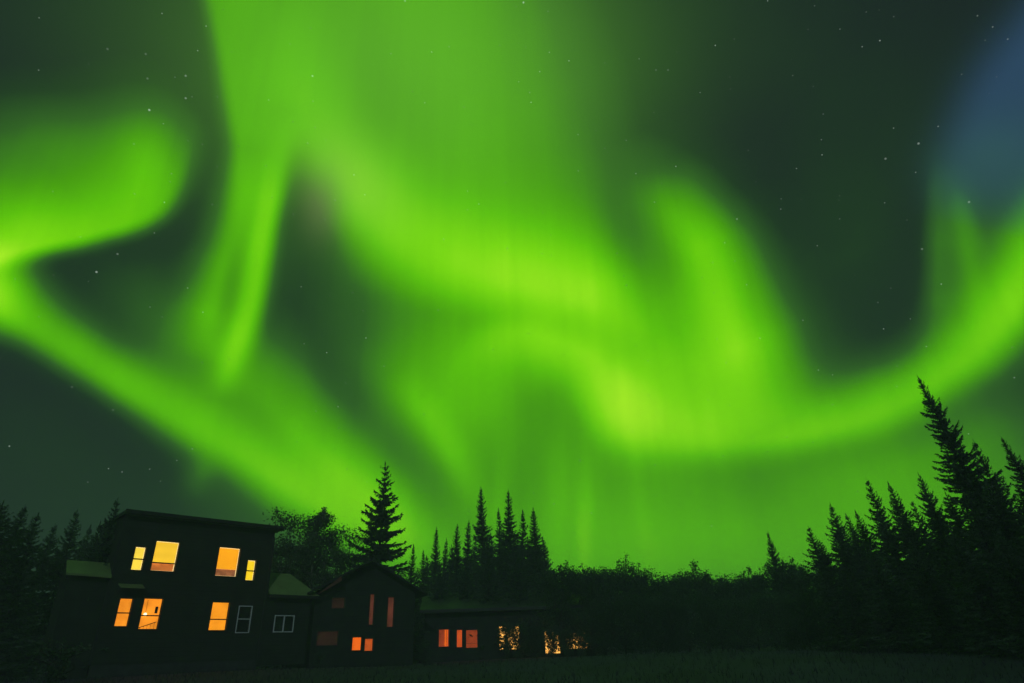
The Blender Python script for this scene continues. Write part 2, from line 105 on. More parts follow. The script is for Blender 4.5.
def build_world():
    w = bpy.data.worlds.new('World')
    S.world = w
    w.use_nodes = True
    nt = w.node_tree
    nt.nodes.clear()
    N, L = nt.nodes, nt.links
    def node(t, **k):
        n = N.new(t)
        for a, b in k.items():
            setattr(n, a, b)
        return n
    def plug(sock, v):
        if isinstance(v, bpy.types.NodeSocket):
            L.new(v, sock)
        else:
            sock.default_value = v
    def math_(op, a, b=0.0, c=0.0, clamp=False):
        n = node('ShaderNodeMath', operation=op, use_clamp=clamp)
        plug(n.inputs[0], a); plug(n.inputs[1], b); plug(n.inputs[2], c)
        return n.outputs[0]
    def vec(op, a, b=None):
        n = node('ShaderNodeVectorMath', operation=op)
        plug(n.inputs[0], a)
        if b is not None:
            plug(n.inputs[1], b)
        return n.outputs['Value'] if op in ('DOT_PRODUCT', 'DISTANCE', 'LENGTH') else n.outputs['Vector']
    d = node('ShaderNodeTexCoord').outputs['Generated']
    d = vec('NORMALIZE', d)
    # sky chart: stereographic coordinates about a fixed direction over the northern woods
    k = math_('DIVIDE', 1.0, math_('MAXIMUM', math_('ADD', 1.0, vec('DOT_PRODUCT', d, CHART_AXIS)), 0.02))
    u = math_('MULTIPLY', vec('DOT_PRODUCT', d, CHART_E1), k)
    v = math_('MULTIPLY', vec('DOT_PRODUCT', d, CHART_E2), k)
    comb = node('ShaderNodeCombineXYZ')
    plug(comb.inputs[0], u); plug(comb.inputs[1], v)
    p0 = comb.outputs[0]
    nz = node('ShaderNodeTexNoise', noise_dimensions='2D')
    plug(nz.inputs['Vector'], p0)
    nz.inputs['Scale'].default_value = 7.0
    nz.inputs['Detail'].default_value = 2.0
    off = vec('SUBTRACT', nz.outputs['Color'], (0.5, 0.5, 0.5))
    off = vec('MULTIPLY', off, (WARP, WARP, 0.0))
    p = vec('ADD', p0, off)
    def field(gs, base):
        # the running sum rides in z, so that the glows are evaluated one after the other
        sp = node('ShaderNodeSeparateXYZ'); L.new(p, sp.inputs[0])
        cb = node('ShaderNodeCombineXYZ')
        L.new(sp.outputs[0], cb.inputs[0]); L.new(sp.outputs[1], cb.inputs[1]); cb.inputs[2].default_value = base
        state = cb.outputs[0]
        for it in gs:
            if len(it) == 6:                                  # soft ellipse
                cx, cy, rot, su, sv, amp = it
                m = node('ShaderNodeMapping', vector_type='TEXTURE')
                L.new(state, m.inputs['Vector'])
                m.inputs['Location'].default_value = (cx, cy, 0)
                m.inputs['Rotation'].default_value = (0, 0, rot)
                m.inputs['Scale'].default_value = (su, sv, 1e6)
                e = math_('POWER', 0.36788, vec('DOT_PRODUCT', m.outputs[0], m.outputs[0]))
            else:                                             # curtain: centre line, widths of both sides and brightness along it
                ax, a0, ac, cmin, cspan, iw, amp, table = it
                t = math_('ADD', vec('DOT_PRODUCT', state, (*ax, 0)), a0)
                rp = node('ShaderNodeValToRGB')
                el = rp.color_ramp.elements
                while len(el) > 1:
                    el.remove(el[-1])
                for i, row in enumerate(table):
                    q = el[0] if i == 0 else el.new(i / (len(table) - 1))
                    q.position = i / (len(table) - 1)
                    q.color = row
                L.new(t, rp.inputs[0])
                sc_ = node('ShaderNodeSeparateColor'); L.new(rp.outputs[0], sc_.inputs[0])
                c = math_('MULTIPLY_ADD', sc_.outputs[0], cspan, cmin)
                dd = math_('MULTIPLY', math_('SUBTRACT', vec('DOT_PRODUCT', state, (*ac, 0)), c), iw)
                sa = math_('MULTIPLY', dd, sc_.outputs[1])
                sb = math_('MULTIPLY', math_('MULTIPLY', dd, -1.0), sc_.outputs[2])
                sm = math_('MAXIMUM', sa, sb)
                e = math_('MULTIPLY', math_('POWER', 0.36788, math_('MULTIPLY', sm, sm)), rp.outputs[1])
            n = node('ShaderNodeVectorMath', operation='MULTIPLY_ADD')
            L.new(e, n.inputs[0]); n.inputs[1].default_value = (0, 0, amp); L.new(state, n.inputs[2])
            state = n.outputs[0]
        sp2 = node('ShaderNodeSeparateXYZ'); L.new(state, sp2.inputs[0])
        return sp2.outputs[2]
    A = field(AURORA, AURORA_BASE)
    # fine rays that run up towards the zenith: noise in azimuth
    sep = node('ShaderNodeSeparateXYZ'); L.new(d, sep.inputs[0])
    az = math_('ARCTAN2', sep.outputs[0], sep.outputs[1])
    cr = node('ShaderNodeCombineXYZ')
    plug(cr.inputs[0], math_('MULTIPLY', az, 16.0)); plug(cr.inputs[1], math_('MULTIPLY', sep.outputs[2], 2.2))
    nr = node('ShaderNodeTexNoise', noise_dimensions='2D')
    L.new(cr.outputs[0], nr.inputs['Vector'])
    nr.inputs['Scale'].default_value = 1.0
    nr.inputs['Detail'].default_value = 3.0
    nr.inputs['Roughness'].default_value = 0.55
    cr2 = node('ShaderNodeCombineXYZ')
    plug(cr2.inputs[0], math_('MULTIPLY', az, 55.0)); plug(cr2.inputs[1], math_('MULTIPLY', sep.outputs[2], 3.5))
    nr2 = node('ShaderNodeTexNoise', noise_dimensions='2D')
    L.new(cr2.outputs[0], nr2.inputs['Vector'])
    nr2.inputs['Scale'].default_value = 1.0
    nr2.inputs['Detail'].default_value = 2.0
    rays = math_('ADD', math_('MULTIPLY_ADD', nr.outputs[0], RAYS, 1.0 - RAYS * 0.5), math_('MULTIPLY_ADD', nr2.outputs[0], RAYS * 0.7, -RAYS * 0.35))
    A = math_('MULTIPLY', A, rays)
    nl = node('ShaderNodeTexNoise', noise_dimensions='2D')
    L.new(p0, nl.inputs['Vector'])
    nl.inputs['Scale'].default_value = 4.0
    nl.inputs['Detail'].default_value = 5.0
    nl.inputs['Roughness'].default_value = 0.55
    A = math_('ADD', A, math_('MULTIPLY_ADD', nl.outputs[0], 0.12, -0.06))
    ramp = node('ShaderNodeValToRGB')
    cr_ = ramp.color_ramp
    while len(cr_.elements) > 1:
        cr_.elements.remove(cr_.elements[-1])
    for i, (t, c) in enumerate(AURORA_RAMP):
        e = cr_.elements[0] if i == 0 else cr_.elements.new(t / 1.1)
        e.position = t / 1.1
        e.color = (*c, 1)
    plug(ramp.inputs[0], math_('DIVIDE', A, 1.1, clamp=True))
    col = ramp.outputs[0]
    for c, gs in AURORA_PATCH:
        mx = node('ShaderNodeMix', data_type='RGBA')
        plug(mx.inputs[0], math_('ADD', field(gs, 0.0), 0.0, clamp=True))
        L.new(col, mx.inputs[6])
        mx.inputs[7].default_value = (*c, 1)
        col = mx.outputs[2]
    # stars: faint ones in cells, brighter ones at their places
    vo = node('ShaderNodeTexVoronoi', voronoi_dimensions='3D', feature='F1')
    L.new(d, vo.inputs['Vector'])
    vo.inputs['Scale'].default_value = 70.0
    sv = node('ShaderNodeSeparateColor'); L.new(vo.outputs['Color'], sv.inputs[0])
    mr = node('ShaderNodeMapRange', interpolation_type='SMOOTHSTEP')
    plug(mr.inputs[0], vo.outputs['Distance'])
    mr.inputs[1].default_value, mr.inputs[2].default_value, mr.inputs[3].default_value, mr.inputs[4].default_value = 0.02, 0.085, 1.0, 0.0
    st = math_('MULTIPLY', mr.outputs[0], math_('MULTIPLY', math_('POWER', sv.outputs[0], 3.0), 0.30))
    for sx, sy, sz, br in BRIGHT_STARS:
        dd = vec('DISTANCE', d, (sx, sy, sz))
        m2 = node('ShaderNodeMapRange', interpolation_type='SMOOTHSTEP')
        plug(m2.inputs[0], dd)
        m2.inputs[1].default_value, m2.inputs[2].default_value, m2.inputs[3].default_value, m2.inputs[4].default_value = 0.0005, 0.0019, br, 0.0
        st = math_('ADD', st, m2.outputs[0])
    above = math_('MULTIPLY_ADD', sep.outputs[2], 8.0, 0.0, clamp=True)
    st = math_('MULTIPLY', st, above)
    sc = node('ShaderNodeCombineColor')
    plug(sc.inputs[0], math_('MULTIPLY', st, 0.85)); plug(sc.inputs[1], st); plug(sc.inputs[2], math_('MULTIPLY', st, 0.9))
    fin = vec('ADD', col, sc.outputs[0])
    bg1 = node('ShaderNodeBackground')
    L.new(fin, bg1.inputs[0])
    bg1.inputs[1].default_value = 1.0
    sky = node('ShaderNodeTexSky', sky_type='NISHITA')
    sky.sun_disc = False
    sky.sun_elevation = SUN_ELEV
    sky.sun_rotation = SUN_AZ
    bg2 = node('ShaderNodeBackground')
    L.new(sky.outputs[0], bg2.inputs[0])
    bg2.inputs[1].default_value = NISHITA
    ad = node('ShaderNodeAddShader')
    L.new(bg1.outputs[0], ad.inputs[0]); L.new(bg2.outputs[0], ad.inputs[1])
    out = node('ShaderNodeOutputWorld')
    L.new(ad.outputs[0], out.inputs[0])
    w.cycles.sampling_method = 'MANUAL'
    w.cycles.sample_map_resolution = 512
build_world()

sun_d = bpy.data.lights.new('fill_sun', 'SUN')  # bluish fill light, added to brighten the dark foreground
sun_d.energy = FILL_SUN
sun_d.angle = math.radians(0.5)
sun_d.color = (0.62, 0.82, 1.0)
sun = bpy.data.objects.new('fill_sun', sun_d)
C.objects.link(sun)
_sd = Vector((math.sin(SUN_AZ) * math.cos(SUN_ELEV), math.cos(SUN_AZ) * math.cos(SUN_ELEV), math.sin(SUN_ELEV)))
sun.rotation_euler = _sd.to_track_quat('Z', 'Y').to_euler()

# ------------------------------------------------------------------ helpers
def ray(px, py):
    return _f + RGT * ((px - 512) / F) + UPV * ((341.5 - py) / F)

def at(px, py, dist):
    """point seen in direction (px, py) at a level distance from the camera"""
    r = ray(px, py)
    return Vector((0, 0, EYE)) + r * (dist / math.hypot(r.x, r.y))

def smooth(a, b, x):
    t = min(1, max(0, (x - a) / (b - a)))
    return t * t * (3 - 2 * t)

def ground_z(x, y):
    return 1.4 * smooth(3, 36, math.hypot(x * 0.8, max(y, 0))) + 0.05 * math.sin(x * 0.31 + y * 0.17) + 0.04 * math.sin(y * 0.43 - x * 0.11)

class MB:
    def __init__(self):
        self.v, self.f = [], []
    def poly(self, *pts):
        n = len(self.v)
        self.v += [tuple(p) for p in pts]
        self.f.append(tuple(range(n, n + len(pts))))
    def box(self, x0, x1, y0, y1, z0, z1):
        n = len(self.v)
        self.v += [(x, y, z) for z in (z0, z1) for y in (y0, y1) for x in (x0, x1)]
        for q in ((0, 2, 3, 1), (4, 5, 7, 6), (0, 1, 5, 4), (1, 3, 7, 5), (3, 2, 6, 7), (2, 0, 4, 6)):
            self.f.append(tuple(n + i for i in q))
    def prism(self, prof, axis, a, b):
        """closed profile swept along x ('x': prof in y,z) or y ('y': prof in x,z)"""
        n = len(self.v); m = len(prof)
        for c in (a, b):
            for p, q in prof:
                self.v.append((c, p, q) if axis == 'x' else (p, c, q))
        for i in range(m):
            j = (i + 1) % m
            self.f.append((n + i, n + j, n + m + j, n + m + i))
        self.f.append(tuple(n + i for i in range(m))[::-1])
        self.f.append(tuple(n + m + i for i in range(m)))
    def tube(self, pts, rad, sides=6):
        n = len(self.v); pts = [Vector(p) for p in pts]
        for i, p in enumerate(pts):
            t = (pts[min(i + 1, len(pts) - 1)] - pts[max(i - 1, 0)]).normalized()
            a = t.orthogonal().normalized(); b = t.cross(a)
            for k in range(sides):
                w = 2 * math.pi * k / sides
                self.v.append(tuple(p + (a * math.cos(w) + b * math.sin(w)) * rad[i]))
        for i in range(len(pts) - 1):
            for k in range(sides):
                k2 = (k + 1) % sides
                self.f.append((n + i * sides + k, n + i * sides + k2, n + (i + 1) * sides + k2, n + (i + 1) * sides + k))
        self.f.append(tuple(n + k for k in range(sides))[::-1])
        self.f.append(tuple(n + (len(pts) - 1) * sides + k for k in range(sides)))
    def ball(self, c, r, nu=12, nv=8):
        n = len(self.v)
        for j in range(nv + 1):
            for i in range(nu):
                a, b = 2 * math.pi * i / nu, math.pi * j / nv
                self.v.append((c[0] + r * math.sin(b) * math.cos(a), c[1] + r * math.sin(b) * math.sin(a), c[2] + r * math.cos(b)))
        for j in range(nv):
            for i in range(nu):
                i2 = (i + 1) % nu
                self.f.append((n + j * nu + i, n + j * nu + i2, n + (j + 1) * nu + i2, n + (j + 1) * nu + i))
    def mesh(self, name, mat, smooth_=False):
        me = bpy.data.meshes.new(name)
        me.from_pydata(self.v, [], self.f)
        me.validate()
        if mat:
            me.materials.append(mat)
        if smooth_:
            me.polygons.foreach_set('use_smooth', [True] * len(me.polygons))
        me.update()
        return me
    def build(self, name, mat, parent=None, smooth_=False):
        return link(name, self.mesh(name, mat, smooth_), parent)

def link(name, data, parent=None):
    o = bpy.data.objects.new(name, data)
    C.objects.link(o)
    if parent:
        o.parent = parent
    return o

def tag(o, label=None, cat=None, group=None, kind=None):
    for k, v in (('label', label), ('category', cat), ('group', group), ('kind', kind)):
        if v:
            o[k] = v
    return o

def empty(name, loc, rz=0.0):
    o = bpy.data.objects.new(name, None)
    C.objects.link(o)
    o.location = loc
    o.rotation_euler = (0, 0, rz)
    o.empty_display_size = 0.3
    return o

def copy_tree(o, parent=None):
    c = o.copy()
    C.objects.link(c)
    if parent:
        c.parent = parent
    for ch in list(o.children):
        copy_tree(ch, c)
    return c

# ------------------------------------------------------------------ materials
def mat(name, col, rough=0.7, noise=None, bump=None, spec=0.3, rand=0.0, wave=None):
    m = bpy.data.materials.new(name)
    m.use_nodes = True
    nt = m.node_tree; N, L = nt.nodes, nt.links
    b = N['Principled BSDF']
    b.inputs['Roughness'].default_value = rough
    b.inputs['Specular IOR Level'].default_value = spec
    b.inputs['Base Color'].default_value = (*col, 1)
    tc = N.new('ShaderNodeTexCoord')
    if noise:
        sc, amt = noise
        n = N.new('ShaderNodeTexNoise'); n.inputs['Scale'].default_value = sc; n.inputs['Detail'].default_value = 6
        L.new(tc.outputs['Object'], n.inputs['Vector'])
        r = N.new('ShaderNodeValToRGB')
        r.color_ramp.elements[0].position, r.color_ramp.elements[1].position = 0.3, 0.7
        r.color_ramp.elements[0].color = (*[c * (1 - amt) for c in col], 1)
        r.color_ramp.elements[1].color = (*[min(1, c * (1 + amt)) for c in col], 1)
        L.new(n.outputs[0], r.inputs[0])
        src = r.outputs[0]
        if rand:
            oi = N.new('ShaderNodeObjectInfo')
            hs = N.new('ShaderNodeHueSaturation')
            mr = N.new('ShaderNodeMapRange'); mr.inputs[3].default_value, mr.inputs[4].default_value = 1 - rand, 1 + rand
            L.new(oi.outputs['Random'], mr.inputs[0]); L.new(mr.outputs[0], hs.inputs['Value']); L.new(src, hs.inputs['Color'])
            src = hs.outputs[0]
        L.new(src, b.inputs['Base Color'])
    if bump or wave:
        bp = N.new('ShaderNodeBump'); bp.inputs['Strength'].default_value = 0.5; bp.inputs['Distance'].default_value = 0.03
        if wave:
            wv = N.new('ShaderNodeTexWave'); wv.wave_type = 'BANDS'; wv.bands_direction = wave[0]; wv.wave_profile = 'SAW'
            wv.inputs['Scale'].default_value = wave[1]; wv.inputs['Distortion'].default_value = 0.15
            L.new(tc.outputs['Object'], wv.inputs['Vector']); L.new(wv.outputs[1], bp.inputs['Height'])
        else:
            n2 = N.new('ShaderNodeTexNoise'); n2.inputs['Scale'].default_value = bump; n2.inputs['Detail'].default_value = 5
            L.new(tc.outputs['Object'], n2.inputs['Vector']); L.new(n2.outputs[0], bp.inputs['Height'])
        L.new(bp.outputs[0], b.inputs['Normal'])
    return m

def glow(name, col, strength, var=0.2, scale=1.2, stripes=None):
    """a lit surface inside a window: warm emission with slight unevenness"""
    strength *= 1.15    # the haze takes some of it on the way
    m = bpy.data.materials.new(name)
    m.use_nodes = True
    nt = m.node_tree; N, L = nt.nodes, nt.links
    b = N['Principled BSDF']
    b.inputs['Base Color'].default_value = (*[min(0.6, c) for c in col], 1)
    b.inputs['Roughness'].default_value = 0.8
    tc = N.new('ShaderNodeTexCoord')
    n = N.new('ShaderNodeTexNoise'); n.inputs['Scale'].default_value = scale; n.inputs['Detail'].default_value = 3
    L.new(tc.outputs['Object'], n.inputs['Vector'])
    mr = N.new('ShaderNodeMapRange')
    mr.inputs[1].default_value, mr.inputs[2].default_value = 0.3, 0.7
    mr.inputs[3].default_value, mr.inputs[4].default_value = strength * (1 - var), strength * (1 + var)
    L.new(n.outputs[0], mr.inputs[0])
    b.inputs['Emission Color'].default_value = (*col, 1)
    src = mr.outputs[0]
    if stripes:
        wv = N.new('ShaderNodeTexWave'); wv.bands_direction = stripes[0]; wv.inputs['Scale'].default_value = stripes[1]
        wv.inputs['Distortion'].default_value = 1.5
        L.new(tc.outputs['Object'], wv.inputs['Vector'])
        ma = N.new('ShaderNodeMath'); ma.operation = 'MULTIPLY'
        m2 = N.new('ShaderNodeMapRange'); m2.inputs[3].default_value, m2.inputs[4].default_value = 1 - stripes[2], 1.0
        L.new(wv.outputs[1], m2.inputs[0]); L.new(src, ma.inputs[0]); L.new(m2.outputs[0], ma.inputs[1])
        src = ma.outputs[0]
    L.new(src, b.inputs['Emission Strength'])
    return m

def glass_mat():
    m = bpy.data.materials.new('window_glass')
    m.use_nodes = True
    nt = m.node_tree; N, L = nt.nodes, nt.links
    N.remove(N['Principled BSDF'])
    t = N.new('ShaderNodeBsdfTransparent'); g = N.new('ShaderNodeBsdfGlossy'); g.inputs['Roughness'].default_value = 0.02
    x = N.new('ShaderNodeMixShader'); x.inputs[0].default_value = 0.06
    L.new(t.outputs[0], x.inputs[1]); L.new(g.outputs[0], x.inputs[2]); L.new(x.outputs[0], N['Material Output'].inputs[0])
    return m

def leaf_mat(name, col, amt, trans=0.25):
    m = bpy.data.materials.new(name)
    m.use_nodes = True
    nt = m.node_tree; N, L = nt.nodes, nt.links
    b = N['Principled BSDF']
    b.inputs['Roughness'].default_value = 0.55
    b.inputs['Specular IOR Level'].default_value = 0.25
    g = N.new('ShaderNodeNewGeometry')
    r = N.new('ShaderNodeValToRGB')
    r.color_ramp.elements[0].color = (*[c * (1 - amt) for c in col], 1)
    r.color_ramp.elements[1].color = (*[c * (1 + amt) for c in col], 1)
    L.new(g.outputs['Random Per Island'], r.inputs[0])
    oi = N.new('ShaderNodeObjectInfo')
    hs = N.new('ShaderNodeHueSaturation')
    mr = N.new('ShaderNodeMapRange'); mr.inputs[3].default_value, mr.inputs[4].default_value = 0.75, 1.25
    L.new(oi.outputs['Random'], mr.inputs[0]); L.new(mr.outputs[0], hs.inputs['Value']); L.new(r.outputs[0], hs.inputs['Color'])
    L.new(hs.outputs[0], b.inputs['Base Color'])
    if trans:
        tr = N.new('ShaderNodeBsdfTranslucent')
        L.new(hs.outputs[0], tr.inputs[0])
        x = N.new('ShaderNodeMixShader'); x.inputs[0].default_value = trans
        L.new(b.outputs[0], x.inputs[1]); L.new(tr.outputs[0], x.inputs[2]); L.new(x.outputs[0], N['Material Output'].inputs[0])
    return m

M = {
    'ground': mat('meadow_soil', (0.036, 0.026, 0.07), 0.9, noise=(0.35, 0.35), bump=3.0),
    'gravel': mat('gravel', (0.12, 0.12, 0.13), 0.9, noise=(4.0, 0.4), bump=20.0),
    'grass': leaf_mat('grass_blades', (0.02, 0.016, 0.03), 0.4, 0.2),
    'siding': mat('stained_siding', (0.028, 0.034, 0.025), 0.8, noise=(1.2, 0.25), wave=('Z', 1.6)),
    'log': mat('log_siding', (0.022, 0.028, 0.020), 0.8, noise=(1.5, 0.3), wave=('Z', 1.1)),
    'trim': mat('dark_trim', (0.03, 0.03, 0.03), 0.6, noise=(3, 0.2)),
    'fascia': mat('fascia_board', (0.024, 0.027, 0.022), 0.6, noise=(2, 0.2)),
    'roof': mat('roof_sheet', (0.024, 0.03, 0.024), 0.7, noise=(1.5, 0.25)),
    'green_roof': mat('green_metal_roof', (0.19, 0.26, 0.09), 0.6, noise=(1.4, 0.18), wave=('X', 1.4)),
    'lodge_roof': mat('lodge_roof_sheet', (0.05, 0.075, 0.04), 0.6, noise=(1.0, 0.3), wave=('X', 1.2)),
    'stone': mat('concrete_base', (0.05, 0.05, 0.05), 0.9, noise=(2, 0.3), bump=8),
    'white_frame': mat('white_window_frame', (0.75, 0.75, 0.72), 0.5, noise=(3, 0.06)),
    'sash': mat('dark_sash', (0.05, 0.04, 0.03), 0.5, noise=(3, 0.1)),
    'dark_room': mat('dark_room', (0.02, 0.02, 0.02), 0.8, noise=(2, 0.2)),
    'red_lit_wood': mat('red_lit_rafter', (0.16, 0.06, 0.04), 0.6, noise=(2, 0.25)),  # red light falling on the rafter, painted into its base colour
    'bark': mat('spruce_bark', (0.05, 0.04, 0.03), 0.9, noise=(4, 0.4), bump=10),
    'pale_bark': mat('pale_bark', (0.22, 0.21, 0.18), 0.8, noise=(3, 0.35), bump=8),
    'needle': leaf_mat('spruce_needles', (0.065, 0.105, 0.062), 0.35, 0.12),
    'leaf': leaf_mat('aspen_leaves', (0.08, 0.11, 0.065), 0.5, 0.35),
    'bush': leaf_mat('bush_leaves', (0.06, 0.10, 0.055), 0.4, 0.25),
    'pale_leaf': leaf_mat('pale_leaves', (0.20, 0.24, 0.20), 0.3, 0.25),
    'glass': glass_mat(),
    'blind_yellow': glow('yellow_blind', (1.0, 0.58, 0.03), 0.98, 0.05, 1.5, ('Z', 0.7, 0.08)),
    'blind_pale': glow('pale_yellow_blind', (1.0, 0.70, 0.06), 1.0, 0.06, 2.0),
    'blind_lemon': glow('lemon_blind', (1.0, 0.66, 0.015), 1.0, 0.05, 2.0),
    'blind_amber': glow('amber_blind', (1.0, 0.38, 0.008), 1.0, 0.08, 1.2),
    'orange_room': glow('orange_room', (1.0, 0.30, 0.015), 0.95, 0.2, 2.2),
    'deep_orange_room': glow('deep_orange_room', (1.0, 0.33, 0.012), 1.0, 0.12, 2.0),
    'gap_light': glow('bright_room', (1.0, 0.72, 0.30), 0.95, 0.05, 1.0),
    'brown_ceiling': glow('brown_lit_ceiling', (0.62, 0.17, 0.03), 0.85, 0.35, 3.0),
    'dusk_ceiling': glow('dim_brown_ceiling', (0.40, 0.14, 0.05), 0.7, 0.4, 3.0),
    'red_mid': glow('red_room', (0.60, 0.075, 0.01), 0.9, 0.15, 2.0),
    'red_low': glow('low_red_room', (0.25, 0.035, 0.009), 0.9, 0.3, 3.0),
    'red_orange': glow('red_orange_room', (1.0, 0.15, 0.008), 0.9, 0.1, 2.0),
    'red_dim': glow('dim_red_room', (0.52, 0.08, 0.01), 0.9, 0.2, 3.0),
    'ember': glow('faint_red_room', (0.10, 0.025, 0.014), 0.75, 0.35, 2.0),
    'ember_low': glow('very_faint_red_room', (0.030, 0.010, 0.006), 0.5, 0.4, 2.0),
    'party': glow('golden_room', (1.0, 0.46, 0.09), 1.7, 0.5, 3.5),
    'lamp': glow('lamp_globe', (1.0, 0.85, 0.5), 2.0, 0.02),
    'cord': mat('lamp_cord', (0.04, 0.03, 0.02), 0.6, noise=(5, 0.1)),
}

# ------------------------------------------------------------------ ground
def axis(lims):
    out = []
    for a, b, n in lims:
        out += [a + (b - a) * i / n for i in range(n)]
    return out + [lims[-1][1]]
gx = axis([(-300, -120, 8), (-120, -45, 20), (-45, 45, 90), (45, 120, 20), (120, 300, 8)])
gy = axis([(-200, -10, 8), (-10, 60, 80), (60, 140, 20), (140, 300, 10)])
g = MB()
g.v = [(x, y, ground_z(x, y)) for y in gy for x in gx]
nx = len(gx)
g.f = [(j * nx + i, j * nx + i + 1, (j + 1) * nx + i + 1, (j + 1) * nx + i) for j in range(len(gy) - 1) for i in range(nx - 1)]
tag(g.build('ground', M['ground'], smooth_=True), kind='structure')

rg = random.Random(5)
gr = MB()
for _ in range(16000):
    y = rg.uniform(9, 34); x = rg.uniform(-0.95, 0.95) * (y + 2)
    z = ground_z(x, y); h = rg.uniform(0.06, 0.2); a = rg.uniform(0, 6.28); w = rg.uniform(0.008, 0.018)
    lx, ly = rg.uniform(-0.08, 0.08), rg.uniform(-0.08, 0.08)
    cx, cy = math.cos(a) * w, math.sin(a) * w
    gr.poly((x - cx, y - cy, z - 0.02), (x + cx, y + cy, z - 0.02), (x + lx, y + ly, z + h))
tag(gr.build('grass', M['grass']), 'dark unmown meadow grass in front of the buildings', 'grass', kind='stuff')

# ------------------------------------------------------------------ windows
def window(parent, s0, s1, z0, z1, lit=None, lower=None, split=None, frame='sash', casing=0.05, rail_w=0.05, vert=None, depth=0.14, blind_gap=0.035, lower_mat=None):
    """window in the plane y=0 of its building, x along the wall; the opening runs back to y=depth"""
    fr = MB()
    c = casing
    fr.box(s0 - c, s0, -0.03, depth * 0.5, z0 - c, z1 + c)
    fr.box(s1, s1 + c, -0.03, depth * 0.5, z0 - c, z1 + c)
    fr.box(s0, s1, -0.03, depth * 0.5, z1, z1 + c)
    fr.box(s0, s1, -0.05, depth * 0.5, z0 - c, z0)
    w = fr.build('window', M[frame], parent)
    gl = MB()
    gl.poly((s0, 0.03, z0), (s1, 0.03, z0), (s1, 0.03, z1), (s0, 0.03, z1))
    gl.build('glass', M['glass'], w)
    if split is not None:
        r = MB(); r.box(s0, s1, -0.012, 0.06, split - rail_w / 2, split + rail_w / 2)
        r.build('sash_rail', M[frame], w)
    if vert is not None:
        r = MB(); r.box(vert - 0.025, vert + 0.025, -0.012, 0.06, z0, z1)
        r.build('mullion', M[frame], w)
    back = MB()
    back.poly((s0 - 0.1, depth + 0.12, z0 - 0.1), (s1 + 0.1, depth + 0.12, z0 - 0.1), (s1 + 0.1, depth + 0.12, z1 + 0.1), (s0 - 0.1, depth + 0.12, z1 + 0.1))
    if lit is None:
        back.build('dark_interior', M['dark_room'], w)
        return w
    if lower is None:
        back.build('lit_interior', M[lit], w)
        return w
    back.build('lit_interior', M['gap_light'], w)
    b = MB(); gp = blind_gap
    b.box(s0 + gp, s1 - gp, depth - 0.02, depth - 0.01, lower, z1 - gp)
    b.build('blind', M[lit], w)
    if lower > z0 + 0.05:
        b = MB()
        b.box(s0 + gp, s1 - gp, depth + 0.02, depth + 0.03, z0 + gp, lower - 0.0)
        b.build('room_ceiling', M[lower_mat or 'brown_ceiling'], w)
    return w

def facade(mb, s0, s1, z0, z1, holes, depth=0.14, y=0.0):
    """front wall as cells around the openings, with the reveals of each opening"""
    xs = sorted({s0, s1} | {h[0] for h in holes} | {h[1] for h in holes})
    zs = sorted({z0, z1} | {h[2] for h in holes} | {h[3] for h in holes})
    for i in range(len(xs) - 1):
        for j in range(len(zs) - 1):
            cx, cz = (xs[i] + xs[i + 1]) / 2, (zs[j] + zs[j + 1]) / 2
            if any(h[0] < cx < h[1] and h[2] < cz < h[3] for h in holes):
                continue
            mb.poly((xs[i], y, zs[j]), (xs[i + 1], y, zs[j]), (xs[i + 1], y, zs[j + 1]), (xs[i], y, zs[j + 1]))
    for a, b, c, d in holes:
        e = y + depth
        mb.poly((a, y, c), (b, y, c), (b, e, c), (a, e, c))
        mb.poly((a, y, d), (a, e, d), (b, e, d), (b, y, d))
        mb.poly((a, y, c), (a, e, c), (a, e, d), (a, y, d))
        mb.poly((b, y, c), (b, y, d), (b, e, d), (b, e, c))

# ------------------------------------------------------------------ the tall two-storey house
house = empty('house', (-17.0, 33.0, 0.0), math.radians(46))
tag(house, 'tall dark two-storey house with seven glowing yellow and orange windows', 'house')
HW = [(-2.49, -2.02, 5.94, 7.00), (-1.62, -0.52, 5.96, 7.36), (1.51, 2.64, 5.88, 7.32), (3.13, 3.60, 5.74, 6.77),
      (-2.64, -2.10, 3.47, 4.65), (-1.60, -0.77, 3.35, 4.68), (1.64, 2.51, 3.30, 4.60), (3.06, 3.71, 3.20, 4.43)]
wl = MB()
facade(wl, -3.25, 4.45, 1.9, 8.455, HW)
wl.poly((-3.25, 0, 1.9), (-3.25, 0, 8.455), (-3.25, 4, 8.3), (-3.25, 4, 1.9))
wl.poly((4.45, 0, 1.9), (4.45, 4, 1.9), (4.45, 4, 8.3), (4.45, 0, 8.455))
wl.poly((-3.25, 4, 1.9), (-3.25, 4, 8.3), (4.45, 4, 8.3), (4.45, 4, 1.9))
wl.build('wall', M['siding'], house)
ft = MB(); ft.box(-3.20, 4.40, 0.04, 3.95, 0.9, 1.9); ft.build('foundation', M['stone'], house)
rf = MB()
rf.prism([(-0.30, 8.46), (-0.30, 8.64), (4.3, 8.50), (4.3, 8.32)], 'x', -3.36, 4.76)
rf_o = rf.build('roof', M['roof'], house)
fa = MB(); fa.box(-3.38, 4.78, -0.35, -0.302, 8.42, 8.66); fa.build('fascia', M['fascia'], rf_o)
ga = MB(); ga.box(-3.34, 4.74, -0.43, -0.352, 8.50, 8.58); ga.build('gutter', M['trim'], rf_o)
window(house, *HW[0], lit='blind_pale', lower=HW[0][2] + 0.03, split=6.44, lower_mat=None)
window(house, *HW[1], lit='blind_yellow', lower=6.34, split=6.33, lower_mat='brown_ceiling')
window(house, *HW[2], lit='blind_amber', lower=6.24, split=None, lower_mat='dusk_ceiling')
